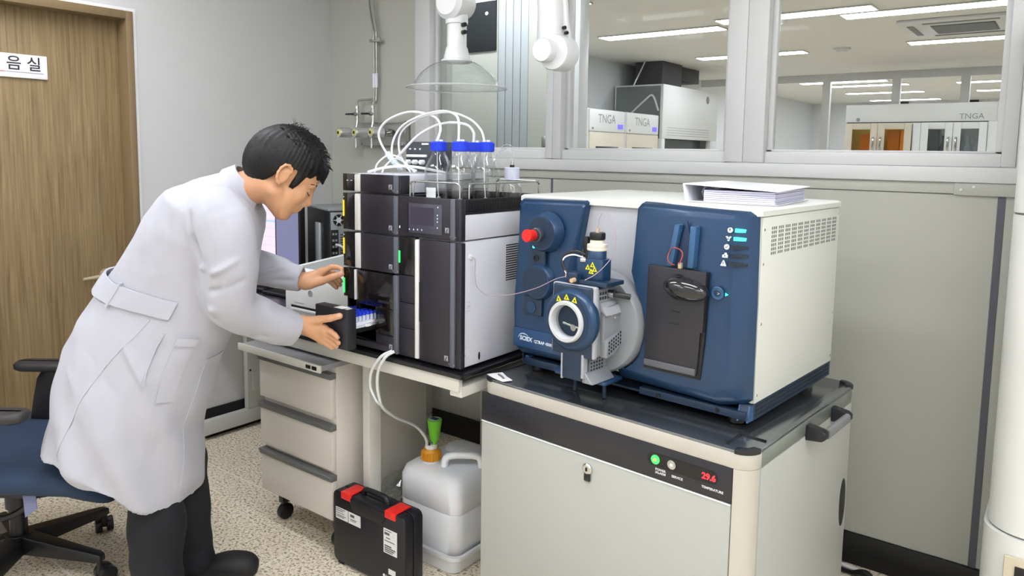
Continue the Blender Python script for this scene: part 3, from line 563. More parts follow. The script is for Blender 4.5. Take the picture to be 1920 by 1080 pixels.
for x in (.09,.75):
    for y in (.25,.74): MB().cyl((x,y,.7885),(x,y,.807),.02,n=16).build('foot',black_pl,t)
for x in (.55,.72): MB().lathe((x,.1995,.822),[(0,.006),(.002,.006)],(0,-1,0),12).build('rail_bolt',black_pl,tr)
# side panel
sp=MB().box(.8005,.2275,.851,.804,.776,1.3155).build('side_panel',msw,t,bevel=.001)
g=MB()
for i in range(11):
    for j in range(3):
        for k in range(7): g.box(.8038,.283+.0436*i+.0115*j,1.2195+.0105*k,.8046,.289+.0436*i+.0115*j,1.2265+.0105*k)
g.build('vent_slots',mat('vent_grey','#70736f',.7),sp)['kind']='stuff'
for y,z in ((.24,1.285),(.765,1.3),(.24,1.2),(.24,.87),(.765,1.0),(.765,.87),(.245,1.05)): MB().lathe((.804,y,z),[(0,.0035),(.001,.003)],(1,0,0),10).build('screw',steel,sp)
# left fascia controls
def boss(cx,cz,r0,r1,y0,y1,n,m=blue,name='boss',p=None): return MB().lathe((cx,y0,cz),[(0,r0),(y0-y1-.004,r1+.003),(y0-y1,r1)],(0,-1,0),n).build(name,m,p or lf)
b1=boss(.172,1.232,.062,.05,.184,.152,36,name='knob_boss'); MB().lathe((.172,.152,1.232),[(0,.047),(.0008,.047)],(0,-1,0),32).build('boss_face',blue_d,b1)
MB().lathe((.162,.152,1.226),[(0,.021),(.012,.021),(.014,.018),(.024,.018)],(0,-1,0),20).build('knob_collar',mat('knob_grey','#3f444a',.35),b1); MB().lathe((.162,.128,1.226),[(0,.0165),(.018,.0175),(.026,.019),(.03,.017)],(0,-1,0),24).build('red_knob',red,b1)
MB().box(.115,.169,1.10,.175,.18,1.195).build('control_strip',blue_d,lf,bevel=.004)
teal=mat('teal_led','#2fe8c0',.3,emit=3)
MB().lathe((.132,.169,1.186),[(0,.0045),(.002,.004)],(0,-1,0),12).build('teal_light',teal,lf); MB().lathe((.152,.169,1.188),[(0,.002),(.001,.002)],(0,-1,0),8).build('indicator',ui,lf)
MB().lathe((.142,.169,1.153),[(0,.010),(.002,.010),(.002,.007),(.0005,.007)],(0,-1,0),18).build('button_ring',black_pl,lf)
b2=boss(.15,1.083,.058,.05,.182,.16,36,name='round_cover'); MB().lathe((.145,.16,1.083),[(0,.047),(.0008,.047)],(0,-1,0),32).build('cover_face',blue_d,b2)
MB().box(.09,.170,.978,.165,.18,1.035).build('lower_plate',blue_d,lf,bevel=.004); MB().lathe((.126,.170,1.003),[(0,.018),(.003,.018),(.003,.016)],(0,-1,0),20).build('small_disc',blue,lf)
MB().box(.05,.1755,.872,.235,.1785,.93).build('name_plate',mat('plate_blue','#20456f',.3),lf,bevel=.002)
pbl=mat('pale_print','#d5e2ee',.4)
text('SCIEX',.0185,pbl,lf,(.077,.1752,.895),(1,0,-.02),(.12,0,1),bold=.0006); text('QTRAP 4500',.0125,pbl,lf,(.134,.1752,.894),(1,0,-.01),(0,0,1),bold=.0005)
MB().tube([(.07,.1751,.9),(.08,.1751,.912),(.095,.1751,.9145),(.11,.1751,.911)],[.0005,.0016,.0016,.0004],6,5).build('swoosh',pbl,lf)
# right fascia: black door, handle, fin recess, lights
MB().prism([(.522,1.176),(.694,1.174),(.69,1.0),(.682,.897),(.517,.897)],'y',.1745,.182).build('door_frame',black_pl,rf)
bdv=MB().prism([(.527,1.176),(.691,1.175),(.687,1.02),(.68,1.02),(.673,.905),(.52,.905)],'y',.168,.179).build('black_door',mat('satin_black','#292930',.35,var=.05),rf,bevel=.002)
MB().box(.522,.164,.907,.672,.17,.925).build('lower_ridge',mat('ridge_grey','#5c5c63',.3),bdv,bevel=.003)
MB().ell((.642,.157,1.128),(.062,.032,.030),24,14,Matrix.Rotation(.10,3,'Y')).build('door_handle',mat('gloss_handle','#17171b',.12,coat=.6),bdv)
MB().ell((.618,.162,1.13),(.03,.02,.033),18,12).build('handle_hub',mat('gloss_hub','#17171b',.2),bdv)
MB().box(.598,.1665,1.062,.622,.169,1.066).box(.594,.1668,1.03,.62,.169,1.033).build('door_mark',mat('mark_grey','#0c0c0f',.4),bdv)
MB().prism([(.59,1.176),(.645,1.176),(.64,1.25),(.626,1.297),(.612,1.25)],'y',.1795,.1865).build('recess',mat('recess_blue','#1c3350',.4),rf,bevel=.001)
for a,b_,c_,d_ in (((.579,1.18),(.597,1.18),(.614,1.288),(.599,1.288)),((.638,1.18),(.655,1.18),(.66,1.286),(.643,1.286))):
    MB().prism([a,b_,c_,d_],'y',.165,.19).build('fin',blue_l,rf,bevel=.003)
MB().tube([(.607+.02*math.cos(a),.16+.004*math.sin(3*a),1.207+.023*math.sin(a)) for a in np.linspace(-1.2,4.6,16)],.0014,7,3).build('red_wire',mat('wire_red','#b0473f',.4),rf)
MB().box(.618,.157,1.178,.626,.166,1.192).build('wire_clip',mat('clip_tan','#b9a98a',.5),rf)
MB().lathe((.718,.179,1.125),[(0,.016),(.002,.0165),(.003,.0145),(.0015,.0135)],(0,-1,0),28).build('power_ring',blue_l,rf); MB().lathe((.718,.177,1.125),[(0,.009),(.001,.008)],(0,-1,0),20).build('power_button',blue_d,rf)
text('>',.012,pbl,rf,(.718,.1755,1.1205),(1,0,0),(0,0,1),'CENTER'); MB().prism([(.739,1.1285),(.739,1.1205),(.746,1.1245)],'y',.1772,.1785).build('teal_light',teal,rf)
slot=mat('slot_dark','#1b2430',.4); slot_l=mat('slot_grey','#6f7c8c',.4)
for k in range(5):
    z=1.2825-.0205*k+(.006*(z_ if False else 0)); yy=.178+.018*max(0,(z-1.2)/.13)
    x0,x1=.7515-.0015*k,.7515+.04
    yb=lambda x: yy+ max(0,(x-.752))*.4
    MB().hexa([(x0,yy-.0012,z-.0045),(x1-.007,yb(x1)-.0042,z-.0035),(x1-.007,yb(x1)+.01,z-.0035),(x0,yy+.006,z-.0045),(x0,yy-.0012,z+.0045),(x1-.007,yb(x1)-.0042,z+.003),(x1-.007,yb(x1)+.01,z+.003),(x0,yy+.006,z+.0045)]).build('light_bar',teal if k<2 else slot,rf)
    x=.7385-.0022*k; y=yy-.001
    q=MB()
    if k in (0,2): q.lathe((x,yy+.001,z),[(0,.0068),(.0022,.0066)],(0,-1,0),18)
    elif k==1: q.prism([(x-.0075,z+.005),(x-.003,z+.0055),(x,z+.001),(x+.003,z+.0055),(x+.0075,z+.005),(x+.002,z-.002),(x+.002,z-.006),(x-.002,z-.006),(x-.002,z-.002)],'y',y,y+.003)
    elif k==3: q.prism([(x-.007,z-.006),(x+.007,z-.006),(x+.007,z+.002),(x+.004,z+.002),(x+.004,z+.006),(x-.001,z+.006),(x-.001,z+.003),(x-.007,z)],'y',y,y+.003)
    else: q.prism([(x-.0075,z-.006),(x+.0075,z-.006),(x+.001,z+.008),(x-.001,z+.008)],'y',y,y+.003)
    q=q.build('status_icon',wp,rf)
    g=MB()
    if k==0: g.box(x-.0012,y-.0008,z-.001,x+.0012,y-.0001,z+.0045)
    elif k==2: g.prism([(x-.004,z),(x-.001,z-.003),(x+.004,z+.003),(x+.003,z+.0038),(x-.001,z-.0013),(x-.0032,z+.001)],'y',y-.0008,y-.0001)
    elif k==4: g.box(x-.0008,y-.0006,z-.001,x+.0008,y-.0001,z+.0045).box(x-.0008,y-.0006,z-.004,x+.0008,y-.0001,z-.0025)
    else: g.box(x-.001,y-.0006,z-.003,x+.001,y-.0001,z+.001)
    g.build('icon_mark',blue_d,q)
# ---- ion source
CX,CZ=.374,1.024
MB().lathe((.37,.205,1.0),[(0,.143),(.045,.143),(.053,.138),(.055,.12)],(0,-1,0),48).build('source_flange',srcg,t)
so=MB().box(.306,.062,.925,.437,.175,1.113).build('source_housing',srcg,t,bevel=.01,seg=3)
MB().box(.3,.05,.925,.443,.068,1.118).build('edge_trim',msg,so,bevel=.006,seg=3)
MB().box(.305,.045,.925,.436,.064,1.116).build('front_shell',blue_d,so,bevel=.006,seg=3)
MB().box(.306,.062,1.108,.436,.165,1.119).build('top_cover',blue,so,bevel=.003)
rg=MB().lathe((CX,.06,CZ),[(0,.079),(.012,.084),(.024,.0825),(.033,.074),(.033,.05)],(0,-1,0),56,True,False).build('window_ring',blue,so)
MB().lathe((CX-.004,.0268,CZ-.001),[(0,.0685),(.0006,.0685),(.0006,.052)],(0,-1,0),48,False,False).build('ring_face',blue_d,rg)
MB().lathe((CX-.006,.045,CZ-.003),[(0,.056),(.024,.056),(.028,.053),(.0275,.046),(.01,.042),(0,.042)],(0,-1,0),48,False,False).build('white_bezel',mat('bezel_white','#c4c6c8',.4),rg)
MB().lathe((CX-.006,.0495,CZ-.003),[(0,.043),(.002,.043)],(0,-1,0),40).build('chamber_back',mat('chamber_steel','#b9b7b5',.4,metal=.2,var=.15,vscale=40),rg)
MB().cyl((CX-.03,.045,CZ-.012),(CX+.03,.044,CZ-.02),.004,n=12).cyl((CX+.006,.040,CZ-.02),(CX+.006,.049,CZ-.02),.009,n=14).build('probe_tip',steel,rg)
MB().lathe((CX-.006,.036,CZ-.003),[(0,.043),(.002,.043)],(0,-1,0),40).build('window_glass',pane_m,rg)
ylw=mat('warning_yellow','#d8d421',.45)
def tri(x,z,s,y,p,rot=0):
    c=[(x+s*math.cos(a+rot),z+s*math.sin(a+rot)) for a in (PI/2,PI/2+2*PI/3,PI/2+4*PI/3)]
    w_=MB().prism(c,'y',y,y+.0008).build('warning_triangle',ylw,p); MB().ell((x,y-.0001,z),(s*.18,.0002,s*.32),8,5).build('triangle_mark',black_pl,w_)
for a in (118,93,68): tri(CX-.004+.062*math.cos(math.radians(a)),CZ-.001+.062*math.sin(math.radians(a)),.0105,.0255,rg,math.radians(a-90)*.35)
# right side of the source: perforated strip, door, bulge
g=MB()
for i in range(7):
    for k in range(2): g.box(.4368,.077+.0115*i,1.081+.0125*k,.4378,.084+.0115*i,1.089+.0125*k)
g.build('side_holes',hole,so)['kind']='stuff'
dv=MB().prism([(.082,1.062),(.165,1.066),(.165,.985),(.082,.965)],'x',.436,.45).build('side_door',srcg,so,bevel=.004)
MB().prism([(.437,1.073),(.452,1.058),(.458,1.04),(.437,1.05)],'y',.08,.168).build('door_lip',msg,dv,bevel=.002)
MB().lathe((.45,.128,1.03),[(0,.008),(.002,.008),(.002,.005),(.0005,.005)],(1,0,0),18).build('door_screw',steel,dv)
bl=MB().prism([(.083,.975),(.165,.992),(.172,.982),(.172,.965),(.12,.93),(.085,.925)],'x',.432,.459).build('lower_bulge',srcg,so,bevel=.005)
g=MB()
for i in range(6):
    for k in range(4): g.box(.4588,.092+.0105*i,.936+.0095*k+.004*i,.4597,.098+.0105*i,.942+.0095*k+.004*i)
g.build('bulge_holes',hole,bl)['kind']='stuff'
MB().cyl((.43,.125,1.093),(.452,.13,1.092),.009,n=14).cyl((.45,.13,1.092),(.487,.148,1.087),.0085,.0075,n=14).build('latch_lever',mat('lever_black','#25282c',.35),so); MB().cyl((.436,.118,1.094),(.452,.122,1.093),.0105,n=14).build('lever_collar',steel,so)
# foot column and plate
cl_=MB().prism([(.045,.93),(.045,.862),(.06,.856),(.06,.93)],'x',.342,.406).build('foot_column',blue_d,so,bevel=.003)
MB().box(.336,.046,.857,.343,.15,.93).build('column_edge',msg,cl_,bevel=.002); MB().box(.405,.044,.87,.413,.075,.935).build('column_edge',msg,cl_,bevel=.002)
MB().box(.36,.06,.857,.413,.15,.935).prism([(.405,.857),(.44,.857),(.415,.885),(.405,.885)],'y',.05,.155).build('column_side',srcg,cl_,bevel=.003)
g=MB()
for i in range(5):
    for k in range(5): g.box(.4126,.078+.0125*i,.884+.0095*k,.4138,.084+.0125*i,.889+.0095*k)
g.build('column_holes',hole,cl_)['kind']='stuff'
MB().prism([(.262,.112),(.28,.094),(.36,.088),(.446,.09),(.452,.1),(.45,.178),(.26,.178)],'z',.8475,.857).build('foot_plate',blue,so,bevel=.003)
MB().cyl((.3,.165,.7885),(.3,.165,.848),.006,n=10).build('plate_support',blue_d,so); MB().cyl((.4,.165,.7885),(.4,.165,.848),.006,n=10).build('plate_support',blue_d,so)
# probe tower on top
MB().box(.338,.062,1.119,.468,.145,1.131).build('probe_plate',blue_d,so,bevel=.003)
bx_=MB().rbox(.356,.075,.441,.128,.012,1.131,1.187,4).build('probe_block',blue,so,bevel=.002)
MB().lathe((.409,.1,1.187),[(0,.0255),(.02,.0255),(.022,.024)],n=28).build('probe_collar',blue,bx_)
MB().lathe((.409,.1,1.209),[(0,.0265),(.006,.0275),(.008,.0265),(.01,.0275),(.016,.0265),(.018,.02),(.028,.019)],n=28).build('ceramic_rings',mat('ivory','#dcd6c6',.4),bx_)
MB().lathe((.409,.1,1.237),[(0,.02),(.003,.0215),(.016,.0215),(.019,.02)],n=22).build('black_nut',black_pl,bx_); MB().cyl((.409,.1,1.256),(.409,.1,1.268),.0055,n=12).build('tip_fitting',mat('tan_fitting','#c4b49a',.4),bx_)
MB().box(.37,.088,1.187,.386,.108,1.243).build('voltage_lead',black_pl,bx_,bevel=.003)
MB().tube([(.377,.09,1.195),(.355,.08,1.203),(.33,.075,1.195),(.318,.07,1.18),(.325,.065,1.158),(.342,.065,1.14)],.0042,9,6).build('black_hose',black_pl,so); MB().tube([(.384,.085,1.185),(.352,.076,1.193),(.326,.07,1.185),(.32,.066,1.168),(.335,.062,1.145),(.345,.062,1.135)],.0022,8,6).build('white_hose',white_pl,so)
MB().cyl((.388,.08,1.181),(.375,.075,1.181),.007,n=12).build('hose_nut',steel,so)
pb=MB().box(.34,.055,1.119,.378,.09,1.148).build('inlet_block',blue_d,so,bevel=.004); MB().cyl((.342,.072,1.134),(.33,.07,1.134),.0055,n=12).build('inlet_nut',mat('peach_nut','#d8b7a0',.4),pb); MB().cyl((.37,.055,1.13),(.37,.04,1.129),.006,n=12).build('outlet_nut',mat('brass_nut','#cfae8f',.35),pb)
for x,z in ((.398,1.163),(.413,1.171),(.409,1.153),(.42,1.16)): tri(x,z,.0095,.0742,bx_)
MB().tube([(.409,.1,1.267),(.415,.098,1.295),(.432,.095,1.312),(.452,.095,1.3),(.467,.095,1.265),(.47,.095,1.23),(.46,.092,1.195),(.44,.08,1.165),(.42,.07,1.145),(.4,.06,1.132)],.0011,6,7).build('probe_capillary',mat('mauve_line','#b3a0a8',.35),so)
# ring binder on top
bw=mat('binder_white','#e9ebf0',.35); pgs=mat('page_edges','#c9c8de',.6,var=.12,vscale=60,stretch=(.2,.2,6))
P0=np.array([.788,.350]); a_=np.array([-.995,-.10]); b_v=np.array([-.133,.991])   # near right corner, along the long edge, towards the back
def bp(s,q,z): p=P0+a_*s+b_v*q; return (p[0],p[1],z)
t=thing('ring_binder','thick white ring binder lying closed on the white instrument lid','binder',(.65,.55,1.337),CA)
Lb,Wb=.25,.333
MB().hexa([bp(0,0,1.3372),bp(Lb,0,1.3372),bp(Lb,Wb,1.3372),bp(0,Wb,1.3372),bp(0,0,1.3392),bp(Lb,0,1.3392),bp(Lb,Wb,1.3392),bp(0,Wb,1.3392)]).build('lower_cover',bw,t)
MB().hexa([bp(-.004,-.004,1.372),bp(Lb+.008,0,1.384),bp(Lb+.008,Wb,1.384),bp(-.004,Wb,1.376),bp(-.004,-.004,1.3745),bp(Lb+.008,0,1.3865),bp(Lb+.008,Wb,1.3865),bp(-.004,Wb,1.3785)]).build('upper_cover',bw,t)
MB().hexa([bp(Lb-.012,0,1.3392),bp(Lb,0,1.3392),bp(Lb,Wb,1.3392),bp(Lb-.012,Wb,1.3392),bp(Lb+.002,0,1.384),bp(Lb+.008,0,1.384),bp(Lb+.008,Wb,1.384),bp(Lb+.002,Wb,1.384)]).build('spine',bw,t)
for k in range(6):
    z0=1.3397+.0052*k; e=.002*(k%2); MB().hexa([bp(.008+e,.008,z0),bp(Lb-.05,.008,z0),bp(Lb-.05,Wb-.008,z0),bp(.008+e,Wb-.008,z0),bp(.008+e,.008,z0+.0046),bp(Lb-.05,.008,z0+.0046),bp(Lb-.05,Wb-.008,z0+.0046),bp(.008+e,Wb-.008,z0+.0046)]).build('page_block',pgs,t)
for q in (.10,.18): MB().tube([bp(Lb-.03+.018*math.cos(a),q,1.359+.017*math.sin(a)) for a in np.linspace(0,2*PI,14)],.002,7).build('ring',steel,t)
# ---------------------------------------------------------------- desk by the left wall, computer, printer
dsk=mat('desk_grey','#bfc0bb',.42,var=.02)
t=thing('computer_desk','grey steel desk with a black top against the left wall','desk',(-1.6,.72,0))
MB().box(-1.995,.3,.737,-1.175,1.14,.765).build('worktop',blacktop,t,bevel=.002)
for x in (-1.995,-1.215):
    f=MB().box(x,.0+.31,.03,x+.035,1.13,.105).box(x,.556,.105,x+.035,.70,.737).box(x,1.07,.105,x+.035,1.13,.737).build('side_frame',dsk,t,bevel=.004)
    if x<-1.9:
        MB().box(x+.035,.585,.2,x+.038,.69,.3).build('cover_plate',dsk,f,bevel=.001); MB().lathe((x+.035,.573,.311),[(0,.006),(.001,.006)],(1,0,0),12).build('screw_hole',black_pl,f)
# monitors: two screens side by side, seen over the arm
scr=bpy.data.materials.new('lit_screen'); scr.use_nodes=True; nt=scr.node_tree; b=nt.nodes['Principled BSDF']
tc=nt.nodes.new('ShaderNodeTexCoord'); sx=nt.nodes.new('ShaderNodeSeparateXYZ'); nt.links.new(tc.outputs['Object'],sx.inputs[0])
wv=nt.nodes.new('ShaderNodeMath'); wv.operation='PINGPONG'; wv.inputs[1].default_value=.022; nt.links.new(sx.outputs['Z'],wv.inputs[0])
gt=nt.nodes.new('ShaderNodeMath'); gt.operation='LESS_THAN'; gt.inputs[1].default_value=.0009; nt.links.new(wv.outputs[0],gt.inputs[0])
mx=nt.nodes.new('ShaderNodeMix'); mx.data_type='RGBA'; mx.inputs['A'].default_value=lin('#e3d5ee'); mx.inputs['B'].default_value=lin('#c8bdda'); nt.links.new(gt.outputs[0],mx.inputs['Factor'])
b.inputs['Base Color'].default_value=(.02,.02,.02,1); nt.links.new(mx.outputs['Result'],b.inputs['Emission Color']); b.inputs['Emission Strength'].default_value=.85; b.inputs['Roughness'].default_value=.3
scr2=mat('lavender_screen','#8b8cb4',.3,emit=.55); scr2.node_tree.nodes['Principled BSDF'].inputs['Base Color'].default_value=(.02,.02,.03,1)
def monitor(x0,x1,y,z0,z1,m,label):
    t=thing('monitor',label,'monitor',((x0+x1)/2,y+.06,.766),0,'computer monitors on the desk')
    MB().box(x0,y,z0,x1,y+.03,z1).build('housing',black_pl,t,bevel=.003)
    s=MB().box(x0+.012,y-.001,z0+.018,x1-.014,y+.002,z1-.012).build('screen',m,t)
    xm=(x0+x1)/2
    MB().box(xm-.03,y+.03,.78,xm+.03,y+.05,z1-.1).build('neck',black_pl,t,bevel=.004); MB().rbox(xm-.11,y-.08,xm+.11,y+.085,.02,.766,.778).build('stand_foot',black_pl,t,bevel=.002)
    return t,s
t,s=monitor(-1.985,-1.708,.58,.85,1.25,scr,'lit monitor with a pale lilac table, just right of the coat collar')
MB().box(-1.9,.5785,1.105,-1.722,.5792,1.112).build('blue_row',mat('ui_blue','#7aa4e6',.4,emit=.8),s)
monitor(-1.704,-1.505,.56,.84,1.25,scr2,'monitor showing a plain lavender screen beside the tower computer')
# tower computer, turned so that a side and the rear show
TA=math.radians(38); tw_o=Vector((-1.365,.62,0))
def twp(a,b,z): # a along the rear to the right, b along the side to the back left
    return (tw_o.x+a*.34+b*-.94, tw_o.y+a*.94+b*.34, z)
t=thing('tower_computer','black tower computer turned to show its fan grilles and a pale handle bar','computer',(-1.45,.75,.766))
def tbox(a0,a1,b0,b1,z0,z1): return MB().hexa([twp(a0,b0,z0),twp(a1,b0,z0),twp(a1,b1,z0),twp(a0,b1,z0),twp(a0,b0,z1),twp(a1,b0,z1),twp(a1,b1,z1),twp(a0,b1,z1)])
tbox(0,.185,.0,.33,.775,1.178).build('chassis',mat('pc_black','#18191c',.4,var=.05),t,bevel=.003)
tbox(-.004,.189,-.004,.335,1.178,1.189).build('top_cover',mat('pc_grey','#7d8182',.4),t,bevel=.003)
rp=tbox(.006,.18,-.003,.001,.78,1.172).build('rear_panel',mat('rear_grey','#8f9496',.4,metal=.4,var=.04),t,bevel=.001)
for a in (.045,.12):
    p=Vector(twp(a,-.0035,1.135)); n=Vector((.94,-.34,0)).normalized()
    f=MB().lathe(p,[(0,.028),(.003,.028),(.003,.024),(.001,.023)],n,24).build('fan_ring',black_pl,t); MB().lathe(p+n*.001,[(0,.013),(.003,.012)],n,16).build('fan_hub',mat('fan_hub','#c9ccce',.4),f)
    g=MB()
    for k in range(6):
        a_=2*PI*k/6; u=Vector((.34,.94,0)); g.cyl(p+n*.002+u*(.011*math.cos(a_))+Vector((0,0,.011*math.sin(a_))),p+n*.002+u*(.026*math.cos(a_))+Vector((0,0,.026*math.sin(a_))),.002,n=6)
    g.build('fan_guard',mat('guard','#b7babc',.4),f)
tbox(.006,.042,-.006,-.002,.95,1.09).build('port_panel',black_pl,t,bevel=.001)
for k in range(4):
    for d in (0,.014): tbox(.012+d,.021+d,-.0085,-.005,.975+.03*k,.985+.03*k).build('port',mat('port_grey','#8b9092',.4) if 'port_grey' not in MATS else MATS['port_grey'],t)
g=MB()
for k in range(22):
    q=tbox(.052,.176,-.0045,-.002,.80+.0125*k,.8065+.0125*k); g.add(q.v,q.f)
g.build('rear_louvres',mat('louvre','#3d4244',.6),t)['kind']='stuff'
tbox(-.014,.0,.11,.17,.80,1.115).build('handle_bar',mat('pale_bar','#b4b9ba',.35,metal=.3),t,bevel=.004)
MB().tube([twp(.03,-.006,1.02),twp(.05,-.04,1.01),twp(.08,-.06,.96),twp(.1,-.065,.87),twp(.11,-.05,.80),twp(.12,-.03,.775)],.006,8,6).build('power_cable',mat('cable_grey','#b9bcbd',.45),t)
# printer on the left end of the bench
pw=mat('printer_white','#dfe0df',.4,var=.01)
t=thing('printer','white desktop printer with a grey lid panel behind the left hand','printer',(-.85,.35,.8005))
PX0,PX1,PY0,PY1=-1.06,-.6,.15,.5
MB().hexa([(PX0,PY0,.803),(PX1,PY0,.803),(PX1,PY1,.803),(PX0,PY1,.803),(PX0,PY0,.982),(PX1,PY0,.982),(PX1,PY1,1.012),(PX0,PY1,1.012)]).build('body',pw,t,bevel=.006)
ld=MB().hexa([(PX0-.004,PY0-.004,.983),(PX1+.004,PY0-.004,.983),(PX1+.004,PY1,1.013),(PX0-.004,PY1,1.013),(PX0-.004,PY0-.004,.995),(PX1+.004,PY0-.004,.995),(PX1+.004,PY1,1.026),(PX0-.004,PY1,1.026)]).build('lid',mat('lid_white','#eef0f0',.35),t,bevel=.004)
MB().hexa([(PX0+.03,PY0+.04,.9965),(PX1-.03,PY0+.04,.9965),(PX1-.03,PY1-.03,1.021),(PX0+.03,PY1-.03,1.021),(PX0+.03,PY0+.04,.9995),(PX1-.03,PY0+.04,.9995),(PX1-.03,PY1-.03,1.0245),(PX0+.03,PY1-.03,1.0245)]).build('lid_panel',mat('lid_grey','#9ea3a3',.3),ld)
MB().box(-1.02,.1485,.847,-.66,.152,.856).build('paper_slot',black_pl,t); MB().box(-1.015,.143,.838,-.66,.152,.847).build('paper_tray',white_pl,t,bevel=.001)
MB().lathe((-.9,.15,.913),[(0,.013),(.002,.013),(.002,.01),(.0005,.01)],(0,-1,0),20).build('round_emblem',emb,t); MB().box(-1.0,.149,.866,-.94,.1505,.869).build('print_line',emb,t)
for x in (-1.03,-.63):
    for y in (.18,.47): MB().cyl((x,y,.8003),(x,y,.805),.012,n=10).build('foot',black_pl,t)
# ---------------------------------------------------------------- gas manifold on the back wall
ss=mat('polished_steel','#cfcfcc',.18,metal=1,var=.04,vscale=30)
t=thing('gas_manifold','steel gas manifold plate with three round regulators on the beige wall','manifold',(-1.56,1.16,1.56))
Y=YW
MB().box(-1.742,Y-.012,1.495,-1.376,Y-.008,1.62).box(-1.742,Y-.04,1.612,-1.376,Y-.008,1.62).box(-1.742,Y-.03,1.493,-1.376,Y-.008,1.497).box(-1.38,Y-.04,1.495,-1.376,Y-.001,1.62).box(-1.742,Y-.012,1.495,-1.738,Y-.001,1.62).build('back_plate',mat('plate_steel','#b7b8b4',.3,metal=.8,var=.06,vscale=10),t)
for x in (-1.72,-1.56,-1.40): MB().cyl((x,Y-.03,1.5),(x,Y-.036,1.5),.006,n=10).build('bolt',ss,t)
kn=mat('knob_chrome','#d6d7d6',.22,metal=.7); yl=mat('knob_yellow','#d7cf6a',.4)
for x in (-1.725,-1.60,-1.475):
    r=MB().cyl((x,Y-.04,1.558),(x,Y-.1,1.558),.02,n=18).cyl((x-.045,Y-.07,1.558),(x+.045,Y-.07,1.558),.014,n=14).build('regulator',ss,t)
    MB().lathe((x,Y-.1,1.558),[(0,.018),(.008,.027),(.075,.027),(.08,.024)],(-.15,-1,0),24).build('knob',kn,r); q=Vector((-.15,-1,0)).normalized()
    MB().lathe(Vector((x,Y-.1,1.558))+q*.08,[(0,.017),(.003,.015)],q,20).build('yellow_ring',yl,r); MB().lathe(Vector((x,Y-.1,1.558))+q*.083,[(0,.009),(.002,.008)],q,16).build('knob_centre',black_pl,r)
for x in (-1.735,-1.61):
    MB().tube([(x,Y-.06,1.5),(x,Y-.06,1.575),(x,Y-.05,1.62),(x,Y-.05,1.70)],.008,10,3).cyl((x,Y-.05,1.635),(x,Y-.05,1.68),.012,n=12).cyl((x,Y-.05,1.69),(x,Y-.05,1.705),.011,n=6).build('riser',ss,t)
    v=MB().lathe((x,Y-.05,1.66),[(0,.011),(.03,.011)],(0,-1,0),14).build('valve',ss,t); MB().box(x-.052,Y-.092,1.655,x+.004,Y-.076,1.665).build('valve_handle',black_pl,v,bevel=.003)
    MB().cyl((x,Y-.06,1.5),(x,Y-.06,1.478),.009,n=10).build('outlet',ss,t)
pm=mat('pipe_steel','#b4b5b0',.28,metal=.8)
MB().tube([(-1.735,Y-.05,1.70),(-1.735,Y-.05,1.725),(-1.72,Y-.045,1.737),(-1.64,Y-.03,1.74),(-1.622,Y-.03,1.755),(-1.622,Y-.03,2.06),(-1.63,Y-.03,2.12),(-1.66,Y-.03,2.28),(-1.665,Y-.03,2.598)],.006,9,5).solo('gas_pipe',pm,'thin steel gas pipe bending over to the left valve of the manifold','pipe',(-1.735,Y-.05,1.70),group='steel gas pipes on the back wall')
MB().tube([(-1.61,Y-.05,1.70),(-1.61,Y-.04,1.73),(-1.605,Y-.03,1.76),(-1.603,Y-.03,2.06),(-1.608,Y-.03,2.12),(-1.628,Y-.03,2.28),(-1.635,Y-.03,2.598)],.006,9,5).solo('gas_pipe',pm,'thin steel gas pipe running straight down to the right valve of the manifold','pipe',(-1.61,Y-.05,1.70),group='steel gas pipes on the back wall')
t=MB().box(-1.645,Y-.042,2.04,-1.58,Y-.001,2.05).box(-1.645,Y-.042,2.05,-1.635,Y-.03,2.056).box(-1.588,Y-.045,2.037,-1.565,Y-.028,2.06).solo('pipe_clamp',ss,'small steel clamp holding the two gas pipes high on the wall','clamp',(-1.6,Y,2.045),bevel=.002)
for x in (-1.622,-1.603): MB().cyl((x,Y-.03,1.80),(x,Y-.03,1.875),.0085,n=12).solo('pipe_label',mat('pipe_tag','#e6e4ee',.4) if 'pipe_tag' not in MATS else MATS['pipe_tag'],'white paper flag wrapped round the %s gas pipe'%('left' if x<-1.61 else 'right'),'label',(x,Y-.03,1.8))
# ---------------------------------------------------------------- extraction arms from the ceiling
arm=mat('arm_white','#d3d5d5',.3,var=.01); dome=glassmat('clear_dome','#fafcfc',1.49,rough=.01,haze=.05)  # haze paints the dome lighter in place of bright reflections
t=thing('extraction_arm','white extraction arm ending in a clear plastic dome hood','exhaust arm',(-.468,.5,1.7))
x,y=-.468,.5
prof=[(1.70,.19),(1.703,.187),(1.706,.165),(1.725,.156),(1.755,.135),(1.78,.105),(1.797,.07),(1.803,.05)]
MB().lathe((x,y,0),[(z,r) for z,r in prof],n=56,cap0=False,cap1=False).build('dome',dome,t,ang=60)
MB().lathe((x,y,1.697),[(0,.188),(.004,.192),(.008,.188)],n=56,cap0=False,cap1=False).build('rim',glassmat('dome_rim','#f4f6f6',1.6,rough=.02,haze=.35),t)  # strong haze stands in for the rim's shining white outline
MB().lathe((x,y,1.795),[(0,.05),(.004,.058),(.01,.058),(.014,.05),(.055,.04),(.06,.0365),(.14,.0365),(.142,.041),(.175,.041)],n=36).build('neck',arm,t)
MB().lathe((x-.005,y,2.015),[(-.065,.03),(-.05,.055),(0,.066),(.04,.066),(.055,.05)],(0,-1,0),32).build('joint',arm,t); MB().tube([(x,y,1.94),(x,y,2.02),(x+.02,y+.06,2.2),(x+.02,y+.06,2.598)],.042,20,4).build('tube',arm,t)
for z in (1.903,1.93): MB().cyl((x+.037,y-.01,z),(x+.052,y-.012,z),.008,n=10).build('screw',black_pl,t)
